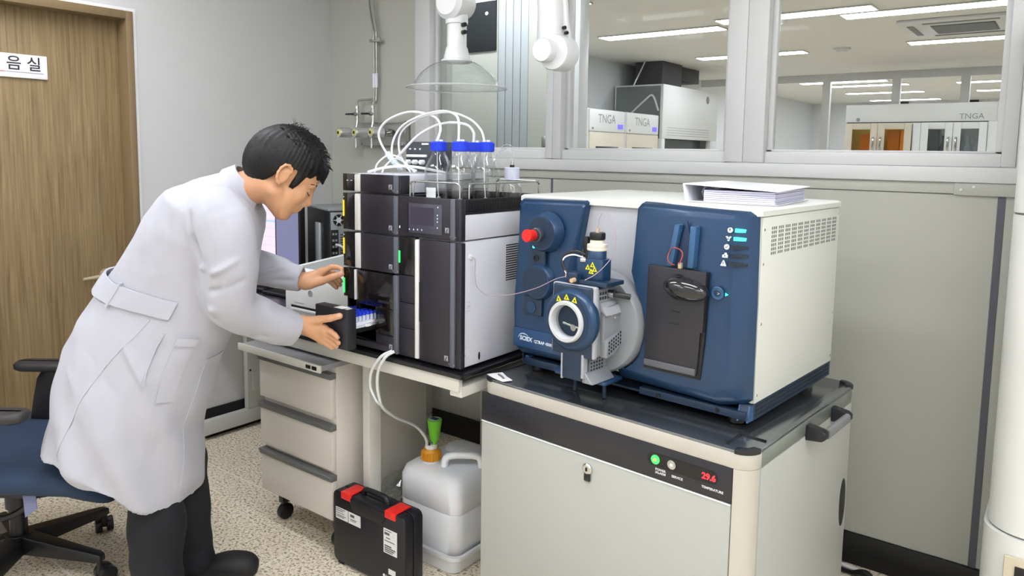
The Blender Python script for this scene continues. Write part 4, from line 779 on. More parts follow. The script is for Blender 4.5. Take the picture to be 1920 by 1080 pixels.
t=thing('extraction_arm','white extraction arm folded down with a round joint and no hood','exhaust arm',(-.02,.5,1.72)); x,y=-.02,.5
MB().tube([(x-.02,y,1.8),(x-.022,y,1.95),(x-.03,y,2.05),(x-.03,y,2.598)],[.05,.048,.046,.046],24,4).build('tube',arm,t)
MB().lathe((x+.01,y+.04,1.80),[(0,.05),(.005,.06),(.07,.06),(.075,.057)],(0,-1,0),36).build('joint',arm,t); MB().lathe((x-.012,y-.035,1.805),[(0,.04),(.03,.04),(.034,.037)],(0,-1,0),32).build('joint_cap',arm,t)
MB().tube([(x+.045,y+.01,1.83),(x+.03,y+.01,1.90),(x+.022,y+.01,1.99)],.012,12,3).build('lever',arm,t)
for z,d in ((1.88,.038),(1.862,.047)): MB().cyl((x+d-.005,y-.01,z),(x+d+.006,y-.014,z),.006,n=10).build('screw',black_pl,t)
# ---------------------------------------------------------------- standing air conditioner at the right edge
acm=mat('appliance_white','#e2e3de',.35,var=.01)
t=thing('air_conditioner','tall white rounded standing air conditioner at the right edge','air conditioner',(1.53,.75,0))
ax0,ax1,ay0,ay1=1.285,1.80,.70,1.05
def acr(z,g=0): return [(x,y,z) for x,y in rrect(ax0+g,ay0+g,ax1-g,ay1-g,.10,9)]
MB().loft([acr(.46),acr(1.318)]).build('lower_casing',acm,t); MB().loft([acr(1.324),acr(1.88),acr(1.90,.01)]).build('head_casing',acm,t)
MB().loft([acr(.454,.004),acr(.46,.004)]).loft([acr(1.318,.003),acr(1.324,.003)]).build('joint_line',mat('joint_grey','#777a75',.5),t)
MB().loft([[(x,y,z) for x,y in rrect(ax0-.008,ay0-.008,ax1+.008,ay1+.01,.10,9)] for z in (.02,.454)]).build('base',acm,t)
MB().loft([[(x,y,z) for x,y in rrect(ax0-.003,ay0-.003,ax1+.003,ay1,.10,9)] for z in (0,.02)]).build('plinth',black_pl,t)
MB().box(1.335,.687,.16,1.5,.694,.408).build('intake_frame',mat('beige_frame','#cfc2aa',.45),t,bevel=.003); MB().box(1.36,.684,.16,1.5,.688,.385).build('intake_dark',black_pl,t)
MB().box(ax0-.001,.835,1.19,ax0+.003,.842,1.25).box(ax0-.001,.835,.50,ax0+.003,.842,.56).build('side_slot',mat('slot_line','#5f625d',.5),t)
# cables on the floor along the base board
MB().tube([(.78,1.12,.012),(.9,1.105,.012),(.95,1.09,.013),(1.1,1.08,.012),(1.25,1.06,.012)],.007,8,5).solo('floor_cable',white_pl,'white cable lying along the black base board behind the cart','cable',(.9,1.1,.012))
MB().tube([(.78,1.09,.012),(.88,1.075,.012),(.93,1.06,.03),(.97,1.05,.02),(1.1,1.045,.012),(1.25,1.03,.012)],[.008,.008,.016,.014,.008,.008],8,5).solo('floor_cable',black_pl,'black cable with a knot on the floor behind the cart','cable',(.9,1.07,.012))
# ---------------------------------------------------------------- rooms behind the glass
HX0,HX1,HY1=-3.25,4.8,15.2
wl2=mat('far_wall','#d9dcde',.55,var=.02,vscale=1.2)
def st(name,mb,m,**k):
    o=mb.build(name,m,None,**k); tag(o,kind='structure'); return o
st('wall_far_left',MB().box(HX0-.1,1.3,0,HX0,HY1,HC),wl2,smooth=False); st('wall_far_right',MB().box(HX1,1.3,0,HX1+.1,HY1,HC),wl2,smooth=False)
fb=st('wall_far_back',MB().box(HX0,HY1,0,HX1,HY1+.1,HC),wl2,smooth=False)
st('floor_far',MB().box(HX0-.1,1.24,-.05,HX1+.1,HY1+.1,0),tile_m,smooth=False); st('ceiling_far',MB().box(HX0-.1,1.219,HC,HX1+.1,HY1+.1,HC+.05),ceil_m,smooth=False)
st('wall_far_near_right',MB().box(XR,1.16,0,HX1+.1,1.26,HC),wl2,smooth=False); st('wall_far_near_left',MB().box(HX0-.1,1.219,0,XL-.15,1.3,HC),wl2,smooth=False)
o=st('trim_4',MB().box(HX0,9.25,2.5,HX1,9.33,HC),white_alu)
dk=mat('dark_window','#23272a',.25)
for x in (-2.4,-1.0,.25,1.4): MB().box(x,HY1-.02,2.25,x+.9,HY1,2.55).build('high_window',mat('steel_grey_panel','#6e7680',.5) if 'steel_grey_panel' not in MATS else MATS['steel_grey_panel'],fb)
for x in (-1.55,-.35,.9): MB().box(x,HY1-.04,2.2,x+.16,HY1,HC).build('dark_beam',dk,fb)
# glazed screen far back: white posts
for k,x in enumerate((-1.43,-.56,.22,1.0,1.9)):
    MB().box(x-.05,9.25,0,x+.05,9.33,2.5).solo('screen_post',white_alu,['white post of the far glass screen beside the dark wall joint','white post of the far glass screen behind the middle of the long cabinet','white post of the far glass screen behind the right end of the long cabinet','white post of the far glass screen hidden right of the window','outermost white post of the far glass screen'][k],'post',(x,9.29,0),group='white posts of the far glass screen')
# corridor partition just behind the first window
pc=st('wall_corridor',MB().box(-2.4,1.92,0,-.83,1.975,HC),beige,smooth=False)
for x0,x1 in ((-2.4,-1.392),(-1.165,-.90)): MB().box(x0,1.91,0,x1,1.92,HC).build('wall_panel',beige,pc,bevel=.002)
for x in (-1.388,-1.332,-1.276,-1.22): MB().box(x,1.911,0,x+.052,1.92,HC).build('frame_strip',mat('strip_alu','#a9aeb0',.5) if 'strip_alu' not in MATS else MATS['strip_alu'],pc,bevel=.002)
MB().box(-.90,1.885,0,-.80,1.98,HC).build('end_post',white_alu,pc,bevel=.004)
MB().box(-2.3,1.9,2.07,-1.40,1.912,2.52).build('dark_window',dk,pc,bevel=.002); MB().box(-2.3,1.896,2.36,-1.4,1.902,2.40).build('window_bar',white_alu,pc); MB().lathe((-1.47,1.9,2.29),[(0,.012),(.004,.01)],(0,-1,0),12).build('white_dot',white_pl,pc)
MB().box(-1.055,1.9,1.50,-1.03,1.912,1.56).build('latch',steel,pc,bevel=.002)
# ceiling lights of the far rooms
P=[(-1.79,4.85,'long LED ceiling light seen through the middle window'),(-.5,4.58,'LED ceiling light crossing behind the window post at the top'),(.42,4.87,'LED ceiling light at the top of the right window, nearest the cassette'),(-1.62,6.77,'LED ceiling light half hidden behind the middle window post'),(.6,6.68,'LED ceiling light behind the cassette unit in the right window'),
 (-1.5,9.62,'first short bright LED light of the far row, left column'),(-1.5,10.4,'second LED light of the far row, left column'),(-1.34,11.1,'third LED light of the far row, left column'),(-1.35,12.6,'fourth LED light of the far row, left column'),(-1.35,14.5,'last LED light near the far back wall, left column'),(.4,9.6,'first LED light of the far row, right column'),(.5,11.2,'second LED light of the far row, right column'),(.6,12.85,'third LED light of the far row, right column'),(2.6,4.8,'LED ceiling light far right beyond the cassette'),(2.6,8.2,'LED ceiling light far right above the long cabinet'),(2.4,11.5,'LED ceiling light far right behind the white posts'),(-2.2,3.2,'LED ceiling light behind the corridor partition'),(.4,2.6,'LED ceiling light just behind the window partition, above the view'),(-1.3,1.56,'LED ceiling light in the narrow corridor behind the first window')]  # corridor light added to brighten it; unseen ones kept for their light
l0=None
for x,y,lb in P:
    lb=lb or 'LED ceiling light of the far room, outside the window view'
    if l0 is None: l0=led('ceiling_light',x,y,lamp2_m,lb,1.2,.2,HC,'LED lights of the rooms behind the glass')
    else: dup(l0,(x,y,HC),None,lb)
# ceiling cassette, detectors
ven=mat('vent_grey2','#8f9496',.5)
t=thing('ceiling_cassette','white ceiling air cassette with a grey slatted grille','air vent',(.56,5.76,HC))
MB().box(.12,5.33,HC-.03,1.02,6.2,HC-.001).build('cover',white_alu,t,bevel=.006); MB().box(.34,5.55,HC-.034,.8,6.0,HC-.029).build('grille_base',mat('grille_dark','#6f7476',.6),t)
for k in range(14): MB().box(.35,5.56+.031*k,HC-.04,.79,5.575+.031*k,HC-.031).build('grille_slat',ven,t)
for a in ((.3,5.40,.84,5.45),(.3,6.1,.84,6.15),(.17,5.5,.22,6.05),(.92,5.5,.97,6.05)): MB().box(a[0],a[1],HC-.034,a[2],a[3],HC-.029).build('outlet_slot',mat('slot_grey2','#7b8082',.5) if 'slot_grey2' not in MATS else MATS['slot_grey2'],t)
for k,(x,y) in enumerate(((-.69,4.78),(-.64,6.73))): 
    MB().lathe((x,y,HC-.001),[(0,.09),(.02,.085),(.022,.06),(.04,.05)],(0,0,-1),24).solo('smoke_detector',white_alu,['round white ceiling disc near the nearest light','round white ceiling ring between the two light rows'][k],'detector',(x,y,HC-.001))
# two reagent cabinets and a fume hood on the left wall of the far room, fronts to +x
cabw=mat('cabinet_white','#dcdedd',.4,var=.01); cabb=mat('cabinet_beige','#cfc7b6',.45); lcdb=mat('blue_lcd','#5a52e0',.3,emit=1.2); logo_g=mat('logo_grey','#8b8f94',.5)
def cab(y0,y1,label):
    t=thing('reagent_cabinet',label,'cabinet',(-2.9,(y0+y1)/2,0),0,'white reagent cabinets beside the fume hood')
    MB().box(-3.22,y0,0,-2.6,y1,1.93).build('body',cabw,t,bevel=.006); MB().box(-2.6,y0+.005,1.70,-2.585,y1-.005,1.925).build('head_panel',cabw,t,bevel=.004)
    d=MB().box(-2.6,y0+.01,.1,-2.582,y1-.01,1.692).build('door',cabb,t,bevel=.004); MB().box(-2.583,y0+.13,1.0,-2.578,y1-.15,1.545).build('door_window',dk,d,bevel=.004)
    text('TNGA',.13,logo_g,t,(-2.584,(y0+y1)/2-.02,1.79),(0,1,0),(0,0,1),align='CENTER'); MB().box(-2.585,y1-.16,1.735,-2.581,y1-.05,1.785).build('blue_display',lcdb,t); MB().box(-2.585,y0+.05,1.72,-2.58,y0+.08,1.74).build('key_lock',steel,t)
cab(4.93,5.68,'left white reagent cabinet with a blue display, nearest the window post'); cab(5.72,6.5,'right white reagent cabinet with a blue display, next to the fume hood')
t=thing('fume_hood','white fume hood with a clear side panel and perforated front edge','fume hood',(-2.8,7.1,0))
clp=glassmat('clear_side','#dfe6e8',1.45,haze=.15)
MB().box(-3.22,6.6,0,-2.57,8.15,.9).build('base',cabw,t,bevel=.005); MB().box(-2.59,6.53,1.66,-2.55,8.2,2.30).build('front_panel',cabw,t,bevel=.006)
MB().box(-3.2,6.56,.9,-2.59,6.57,2.29).build('side_glass',clp,t); MB().box(-3.2,8.17,.9,-2.59,8.2,2.29).box(-3.2,6.53,2.285,-2.57,8.2,2.30).box(-3.22,6.56,.9,-3.2,8.2,2.29).build('frame',cabw,t)
MB().box(-2.61,6.53,.9,-2.55,6.61,1.66).build('corner_post',cabw,t,bevel=.004); MB().box(-2.62,8.0,.9,-2.55,8.2,1.66).build('corner_post',cabw,t,bevel=.004); MB().box(-2.75,6.6,.9,-2.7,8.0,1.66).build('sash',mat('sash_grey','#5d6466',.2),t)
g=MB()
for i in range(40):
    for k in range(4): g.box(-2.55,6.66+.032*i,1.70+.03*k,-2.547,6.672+.032*i,1.708+.03*k)
g.build('front_perforations',mat('perf_grey','#9a9fa1',.6),t)['kind']='stuff'
MB().lathe((-2.55,7.85,2.19),[(0,.05),(.004,.045)],(1,0,0),16).build('round_logo',logo_g,t)
MB().tube([(-3.0,6.552,1.95),(-2.8,6.552,2.12),(-2.7,6.552,2.17),(-2.62,6.552,1.99)],.012,8,5).build('arched_bar',white_pl,t)
MB().box(-3.05,6.75,2.303,-2.68,7.3,HC-.001).box(-3.1,7.3,2.42,-2.75,8.0,HC-.001).solo('exhaust_duct',mat('duct_dark','#3c3a40',.5,var=.05),'dark square exhaust duct rising from the fume hood to the ceiling','duct',(-2.85,7,2.303),bevel=.004)
MB().cyl((-3.0,6.62,2.303),(-2.88,6.68,HC),.01,n=8).solo('stay_rod',steel,'thin steel rod slanting beside the dark duct','rod',(-3.0,6.62,2.303))
# long wall cabinet with amber and clear glass doors
t=thing('chemical_cabinet','long white chemical cabinet with two amber and two clear glass doors','cabinet',(-.1,8.3,0))
CY0=8.0
MB().box(-.861,CY0,1.88,.675,8.05,2.09).box(-.861,8.05,1.88,-.845,8.5,2.09).build('head_panel',cabw,t,bevel=.006); MB().box(.70,CY0-.002,1.88,.72,8.5,2.10).box(.675,CY0-.002,1.88,.70,8.05,2.10).box(.60,CY0,0,.72,8.5,1.88).box(-.861,CY0+.02,0,-.855,8.5,1.88).box(-.13,CY0,0,-.05,8.5,1.88).box(-.855,8.45,0,.6,8.5,1.88).box(-.855,CY0+.02,0,.6,8.5,.9).box(-.855,CY0+.03,1.28,.6,8.45,1.30).build('carcass',cabw,t,bevel=.003)
MB().box(-.84,CY0-.004,1.874,.60,CY0+.01,1.884).build('shadow_gap',black_pl,t)
amb=glassmat('amber_glass','#ffeaa0',1.45,haze=0); smk=glassmat('smoke_glass','#d8dcdd',1.45)
def door(x0,x1,gm,bm,hx):
    d=MB(); i=.075; zt=1.872
    d.box(x0,CY0-.02,.92,x0+i,CY0,zt).box(x1-i,CY0-.02,.92,x1,CY0,zt).box(x0+i,CY0-.02,1.80,x1-i,CY0,zt).box(x0+i,CY0-.02,.92,x1-i,CY0,1.0)
    d=d.build('door',bm,t,bevel=.004); MB().box(x0+i-.01,CY0-.012,1.0,x1-i+.01,CY0-.006,1.81).build('pane',gm,d); MB().tube([(hx,CY0-.02,1.70),(hx,CY0-.06,1.69),(hx,CY0-.06,1.57),(hx,CY0-.02,1.56)],.012,8,3).build('handle',ss,d)
door(-.85,-.50,amb,cabb,-.535); door(-.495,-.14,amb,cabb,-.46); door(-.045,.27,smk,cabw,.235); door(.275,.595,smk,cabw,.31)
text('TNGA',.085,logo_g,t,(.44,CY0-.002,1.91),(1,0,0),(0,0,1),align='CENTER'); MB().lathe((-.72,CY0,1.915),[(0,.022),(.004,.02)],(0,-1,0),14).build('round_logo',logo_g,t)
ab=mat('amber_box','#eeb050',.5); db=mat('dark_folder','#55524d',.6); cb2=mat('clear_plastic','#d5dcde',.25); wbx=mat('brown_board','#b98546',.6)
for k,(x0,x1,z1,m_,lb,nm) in enumerate(((-.72,-.60,1.75,wbx,'brown board standing behind the left amber door','storage_board'),(-.6,-.52,1.78,ab,'amber box behind the left amber door, at its right side','storage_box'),(-.42,-.29,1.80,wbx,'brown board standing behind the second amber door','storage_board'),(-.28,-.2,1.79,ab,'amber box behind the second amber door','storage_box'),(.03,.1,1.8,db,'dark folder standing behind the first clear door','folder'))):
    MB().box(x0,8.15,1.3005,x1,8.4,z1).solo(nm,m_,lb,'box' if 'box' in nm else 'folder',((x0+x1)/2,8.28,1.3005),bevel=.004)
for k,(x,y,m_,lb) in enumerate(((.165,8.2,db,'dark reagent bottle behind the first clear glass door'),(.225,8.3,db,'second dark reagent bottle, further back behind the first clear door'),(.40,8.2,cb2,'left clear reagent bottle behind the last glass door'),(.49,8.2,cb2,'right clear reagent bottle with a printed label behind the last glass door'))):
    t=thing('reagent_bottle',lb,'bottle',(x,y,1.3005),0,'reagent bottles in the far cabinet')
    MB().lathe((x,y,1.3005),[(0,.04),(.01,.045),(.28,.045),(.36,.02),(.4,.018)],n=18).build('body',m_,t); MB().cyl((x,y,1.70),(x,y,1.73),.022,n=14).build('cap',white_pl if m_ is cb2 else black_pl,t)
    if k==3: MB().cyl((x,y,1.42),(x,y,1.52),.0458,n=18,c0=False,c1=False).build('label',db,t)
# ---------------------------------------------------------------- person: the figure is grown as one smooth distance field
class Field:
    def __init__(s,lo,hi,h):
        s.lo=np.array(lo,float); s.h=h; s.n=np.ceil((np.array(hi)-s.lo)/h).astype(int)+1
        s.D=np.full(s.n,.1,np.float32)
    def block(s,a,b,m):
        i0=np.clip(np.floor((np.array(a)-m-s.lo)/s.h).astype(int),0,s.n-1); i1=np.clip(np.ceil((np.array(b)+m-s.lo)/s.h).astype(int)+1,1,s.n)
        sl=tuple(slice(p,q) for p,q in zip(i0,i1))
        ax=[(s.lo[k]+s.h*np.arange(i0[k],i1[k])).astype(np.float32) for k in range(3)]
        return sl,ax[0][:,None,None],ax[1][None,:,None],ax[2][None,None,:]
    def put(s,sl,d,k,sub=False):
        A=s.D[sl]
        if sub:
            d=-d; h=np.clip(.5-.5*(d-A)/k,0,1) if k else None   # smooth max
            s.D[sl]=np.maximum(A,d) if not k else d+(A-d)*h+k*h*(1-h)
        else:
            h=np.clip(.5+.5*(A-d)/k,0,1); s.D[sl]=A+(d-A)*h-k*h*(1-h)
    def cap(s,a,b,ra,rb=None,k=.012,sub=False):
        rb=ra if rb is None else rb; a=np.array(a,float); b=np.array(b,float); m=max(ra,rb)+k+.01
        sl,x,y,z=s.block(np.minimum(a,b),np.maximum(a,b),m); d=b-a; L=max(d@d,1e-9)
        t=np.clip(((x-a[0])*d[0]+(y-a[1])*d[1]+(z-a[2])*d[2])/L,0,1)
        q=np.sqrt((x-a[0]-t*d[0])**2+(y-a[1]-t*d[1])**2+(z-a[2]-t*d[2])**2)-(ra+(rb-ra)*t)
        s.put(sl,q,k,sub)
    def ell(s,c,r,R=None,k=.012,sub=False):  # R rows: local axes
        c=np.array(c,float); m=max(r)+k+.01; sl,x,y,z=s.block(c,c,m); R=np.eye(3) if R is None else np.array(R)
        P=[(x-c[0])*R[i][0]+(y-c[1])*R[i][1]+(z-c[2])*R[i][2] for i in range(3)]
        k0=np.sqrt(sum((p/q)**2 for p,q in zip(P,r)))+1e-9; k1=np.sqrt(sum((p/q**2)**2 for p,q in zip(P,r)))+1e-9
        s.put(sl,k0*(k0-1)/k1,k,sub)
    def mesh(s,name,base):
        D=s.D; n=D.shape; neg=D<0
        cs=np.zeros(tuple(q-1 for q in n),np.uint8)
        for dx in (0,1):
            for dy in (0,1):
                for dz in (0,1): cs+=neg[dx:n[0]-1+dx,dy:n[1]-1+dy,dz:n[2]-1+dz]
        I=np.argwhere((cs>0)&(cs<8)); acc=np.zeros((len(I),3)); cnt=np.zeros(len(I))
        for ax in range(3):
            o=[q for q in range(3) if q!=ax]
            for e in ((0,0),(0,1),(1,0),(1,1)):
                p=I.copy(); p[:,o[0]]+=e[0]; p[:,o[1]]+=e[1]; q=p.copy(); q[:,ax]+=1
                a=D[p[:,0],p[:,1],p[:,2]]; b=D[q[:,0],q[:,1],q[:,2]]; m=(a<0)!=(b<0)
                t=np.where(m,a/np.where(m,a-b,1),0); pt=p.astype(float); pt[:,ax]+=t; acc[m]+=pt[m]; cnt[m]+=1
        V=acc/cnt[:,None]*s.h+s.lo-np.array(base)
        idx=np.full(cs.shape,-1,np.int32); idx[I[:,0],I[:,1],I[:,2]]=np.arange(len(I)); Fs=[]
        for ax in range(3):
            o=[(ax+1)%3,(ax+2)%3]
            a=[slice(1,-1)]*3; a[ax]=slice(0,n[ax]-1); b=list(a); b[ax]=slice(1,n[ax])
            A=neg[tuple(a)]; B=neg[tuple(b)]; E=np.argwhere(A!=B); off=np.ones(3,int); off[ax]=0; E=E+off
            if len(E)==0: continue
            flip=neg[E[:,0],E[:,1],E[:,2]]
            qs=[]
            for e in ((0,0),(1,0),(1,1),(0,1)):
                c=E.copy(); c[:,o[0]]-=e[0]; c[:,o[1]]-=e[1]; qs.append(idx[c[:,0],c[:,1],c[:,2]])
            Q=np.stack(qs,1); Q[~flip]=Q[~flip][:,::-1]; Fs.append(Q)
        F=np.concatenate(Fs); F=F[(F>=0).all(1)]
        return npmesh(name,V,F)
def npmesh(name,V,F):
    me=bpy.data.meshes.new(name); me.vertices.add(len(V)); me.vertices.foreach_set('co',np.asarray(V,np.float32).ravel())
    k=F.shape[1]; me.loops.add(len(F)*k); me.loops.foreach_set('vertex_index',F.astype(np.int32).ravel())
    me.polygons.add(len(F)); me.polygons.foreach_set('loop_start',np.arange(0,len(F)*k,k,dtype=np.int32))
    me.polygons.foreach_set('use_smooth',np.ones(len(F),bool)); me.update(calc_edges=True); me.validate(); return me
PB=(-.95,.14,0)
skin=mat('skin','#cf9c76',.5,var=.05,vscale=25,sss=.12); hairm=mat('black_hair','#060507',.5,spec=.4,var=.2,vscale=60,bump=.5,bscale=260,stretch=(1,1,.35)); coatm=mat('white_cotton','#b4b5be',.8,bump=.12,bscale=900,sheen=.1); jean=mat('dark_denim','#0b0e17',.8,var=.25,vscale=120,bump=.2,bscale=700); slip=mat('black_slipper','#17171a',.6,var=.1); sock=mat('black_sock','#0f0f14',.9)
person=thing('person','person in a white lab coat and dark jeans bending towards the black instrument stack','person',PB,PA)
th,ps=math.radians(35),math.radians(25)
HF=np.array((math.cos(th)*math.cos(ps),math.cos(th)*math.sin(ps),-math.sin(th))); HW=np.array((math.sin(th)*math.cos(ps),math.sin(th)*math.sin(ps),math.cos(th))); HL=np.cross(HW,HF)
HE=np.array((-.567,.14,1.381)); HR=[HF,HL,HW]
def hp(f,l,w): return HE+HF*f+HL*l+HW*w
B=Field((-1.22,-.17,-.01),(-.35,.47,1.52),.004)
# trunk, neck, legs
B.cap((-1.06,.14,.86),(-.92,.14,1.08),.10,.10,.04); B.cap((-.92,.14,1.08),(-.78,.14,1.24),.105,.11,.04); B.cap((-.77,.03,1.28),(-.77,.25,1.28),.07,.07,.05)
B.cap((-.715,.14,1.33),hp(-.028,0,-.045),.056,.054,.03)
for v,kn,an,toe in ((.06,(-.96,.05,.47),(-.945,.04,.07),(-.80,.045,.025)),(.22,(-.95,.245,.46),(-.915,.252,.07),(-.76,.275,.025))):
    B.cap((-1.05,v,.84),kn,.078,.05,.04); B.cap(kn,an,.05,.036,.02); B.cap((an[0]-.03,an[1],.03),toe,.03,.026,.02)
# arms
B.cap((-.745,.0,1.27),(-.70,.02,1.01),.048,.04,.03); B.cap((-.70,.02,1.01),(-.53,.18,.908),.04,.027,.02)
B.cap((-.77,.26,1.27),(-.81,.345,1.10),.048,.04,.03); B.cap((-.81,.345,1.10),(-.556,.335,1.02),.04,.026,.02)
# right hand on the drawer front
def hand(W,kn,fing,thumb,k=.006):
    for i,p in enumerate(kn): B.cap(W,p,.0235,.0125,.012)
    for a,b in zip(kn,kn[1:]): B.cap(a,b,.0125,.0125,.008)
    for p,ch in zip(kn,fing):
        pts=[p]+ch; rs=(.0108,.0098,.0088,.0078)
        for i in range(len(pts)-1): B.cap(pts[i],pts[i+1],rs[i],rs[i+1],.003 if i else .006)
    rs=(.0175,.0135,.0112,.0098)
    for i in range(len(thumb)-1): B.cap(thumb[i],thumb[i+1],rs[i],rs[i+1],.008 if i==0 else .004)
hand((-.522,.18,.907),[(-.452,.172,.897),(-.449,.180,.881),(-.455,.187,.866),(-.464,.192,.854)],
 [[(-.428,.166,.888),(-.414,.160,.880),(-.403,.152,.872)],[(-.424,.173,.868),(-.411,.167,.860),(-.401,.158,.853)],[(-.431,.178,.853),(-.419,.172,.846),(-.409,.165,.840)],[(-.444,.184,.843),(-.434,.180,.838),(-.426,.174,.833)]],
 [(-.503,.175,.917),(-.463,.163,.927),(-.424,.147,.936),(-.392,.141,.945)])
hand((-.552,.335,1.020),[(-.500,.342,1.053),(-.494,.361,1.047),(-.497,.379,1.036),(-.504,.392,1.022)],
 [[(-.466,.342,1.069),(-.446,.334,1.070),(-.428,.327,1.066)],[(-.466,.368,1.042),(-.453,.374,1.028),(-.444,.378,1.014)],[(-.470,.386,1.024),(-.458,.390,1.010),(-.450,.392,.998)],[(-.482,.398,1.008),(-.472,.4,.996),(-.464,.4,.987)]],
 [(-.535,.33,1.012),(-.497,.327,1.022),(-.459,.320,1.038),(-.427,.319,1.049)])
# head
B.ell(hp(0,0,.048),(.098,.077,.088),HR,.02); B.ell(hp(.042,0,.048),(.058,.064,.056),HR,.02); B.ell(hp(.046,0,-.028),(.05,.057,.072),HR,.02)
for s_ in (-1,1):
    B.cap(hp(.004,.05*s_,-.05),hp(.062,.016*s_,-.096),.021,.02,.02); B.ell(hp(.058,.04*s_,-.018),(.032,.021,.03),HR,.015)
    B.cap(hp(.086,.036*s_,.026),hp(.093,.012*s_,.022),.010,.010,.012); B.ell(hp(.096,.033*s_,.004),(.016,.015,.012),HR,.008,True); B.ell(hp(.083,.032*s_,.003),(.0125,.0125,.011),HR,.004)
    B.ell(hp(.102,.012*s_,-.033),(.009,.008,.007),HR,.005)
    # ear: shell, helix rim, lobe
    ec=lambda a,b:hp(-.012+a,(.079+.012*max(0,-a/.02))*s_,.004+b)
    B.ell(hp(-.008,.076*s_,.003),(.019,.008,.031),HR,.006)
    for i in range(12):
        a0=math.radians(60-250*i/12*1.0+0); a1=math.radians(60-250*(i+1)/12)
        e0=hp(-.008-.0175*math.cos(a0)*-1,.085*s_,.006+.029*math.sin(a0)); e1=hp(-.008-.0175*math.cos(a1)*-1,.085*s_,.006+.029*math.sin(a1))
    ring=[(.008,.022),(.002,.032),(-.010,.036),(-.021,.030),(-.027,.016),(-.027,.0),(-.021,-.014),(-.012,-.024),(-.003,-.027)]
    for (a,b),(c,d) in zip(ring,ring[1:]): B.cap(hp(a,(.083-.25*a)*s_,b),hp(c,(.083-.25*c)*s_,d),.0042,.0042,.004)
    B.ell(hp(-.004,.086*s_,-.002),(.009,.006,.012),HR,.003,True)
B.ell(hp(.036,0,-.062),(.05,.048,.042),HR,.02); B.ell(hp(.072,0,-.093),(.018,.02,.016),HR,.012)
B.ell(hp(.084,0,-.012),(.028,.017,.036),HR,.014); B.ell(hp(.078,0,-.045),(.026,.030,.024),HR,.014); B.cap(hp(.092,0,.018),hp(.111,0,-.022),.0085,.0105,.008); B.ell(hp(.112,0,-.026),(.0105,.010,.009),HR,.006)
B.ell(hp(.092,0,-.055),(.014,.022,.008),HR,.006); B.ell(hp(.090,0,-.067),(.013,.019,.0075),HR,.005); B.cap(hp(.106,-.014,-.0608),hp(.106,.014,-.0608),.0022,.0022,.002,True)
B.D=np.minimum(B.D,.1); bme=B.mesh('body',PB); body=link('body',bme,skin,person); del B
dk_=mat('brow_black','#17120f',.6); 
for s_ in (-1,1):
    MB().tube([tuple(hp(.099,.014*s_,.027)),tuple(hp(.098,.028*s_,.033)),tuple(hp(.088,.044*s_,.031)),tuple(hp(.078,.052*s_,.026))],[.002,.0036,.003,.001],7,4).build('eyebrow',dk_,body)
    MB().tube([tuple(hp(.0975,.018*s_,-.001)),tuple(hp(.0975,.03*s_,-.0045)),tuple(hp(.090,.042*s_,-.003)),tuple(hp(.083,.048*s_,.001))],[.0008,.0016,.0016,.0008],6,4).build('eyelashes',dk_,body)
nail=mat('nail','#dcab90',.3)
for p,d in (((-.394,.1335,.947),(.9,-.3,.25)),((-.43,.3105,1.053),(.9,0,.3))): MB().ell(p,(.0085,.0018,.0062),10,6,Matrix.Rotation(-.25,3,'Y')).build('thumb_nail',nail,body)
# hair: a cap around the skull cut along the hairline, with strands
H=Field((-.80,.0,1.27),(-.38,.29,1.60),.0035)
H.ell(hp(-.010,0,.056),(.117,.089,.104),HR,.01); H.ell(hp(-.055,0,.02),(.078,.073,.085),HR,.03); H.ell(hp(.040,0,.075),(.060,.066,.048),HR,.02); H.cap(hp(.085,.035,.075),hp(.100,.03,.052),.018,.007,.02); H.cap(hp(.085,-.03,.075),hp(.099,-.03,.054),.018,.007,.02); H.cap(hp(.09,0,.078),hp(.107,0,.052),.02,.008,.02)
for s_ in (-1,1): H.cap(hp(.035,.067*s_,.02),hp(.034,.064*s_,-.016),.013,.006,.01)
ax=[(H.lo[k]+H.h*np.arange(H.n[k]))-HE[k] for k in range(3)]; X,Y_,Z=ax[0][:,None,None],ax[1][None,:,None],ax[2][None,None,:]
f=X*HF[0]+Y_*HF[1]+Z*HF[2]; l=X*HL[0]+Y_*HL[1]+Z*HL[2]; w_=X*HW[0]+Y_*HW[1]+Z*HW[2]
hl=np.interp(f,[-.14,-.08,-.05,-.03,-.018,.012,.022,.026,.043,.052,.075,.1,.14],[-.10,-.09,-.062,-.015,.032,.038,.03,-.018,-.014,.036,.05,.048,.04])
hl=np.where((np.abs(l)<.045)&(f>.045),np.interp(f,[.045,.09,.14],[.05,.056,.045]),hl)
jag=.004*np.sin(170*l+60*f)+.003*np.sin(310*f+40*l)
H.D=np.maximum(H.D,(hl+jag-w_)*.8).astype(np.float32)
az=np.arctan2(l,f+.02)
H.D=(H.D+.0009*np.sin(38*az+5*w_/.1+3*np.sin(40*f))*np.clip((w_)/.06,0,1)+.0009*np.sin(83*az+70*f+4*np.sin(60*w_))).astype(np.float32)
hair=link('hair',H.mesh('hair',PB),hairm,person); del H,X,Y_,Z,f,l,w_,hl,jag,az
g=MB(); rs=random.Random(3)
for i in range(420):
    a=rs.uniform(0,2*PI); e=rs.uniform(.35,1.35); d=HF*(math.cos(a)*math.cos(e))+HL*(math.sin(a)*math.cos(e))+HW*math.sin(e)
    p=hp(-.010,0,.056)+HF*(d@HF)*.112+HL*(d@HL)*.084+HW*(d@HW)*.100
    t_=HF*rs.uniform(.2,1)+HL*rs.uniform(-.5,.5)-d*.15; t_/=np.linalg.norm(t_); L=rs.uniform(.012,.028)
    g.tube([tuple(p),tuple(p+t_*L*.5+d*.010),tuple(p+t_*L+d*rs.uniform(.0,.010))],[.0017,.0013,.0003],5,2)
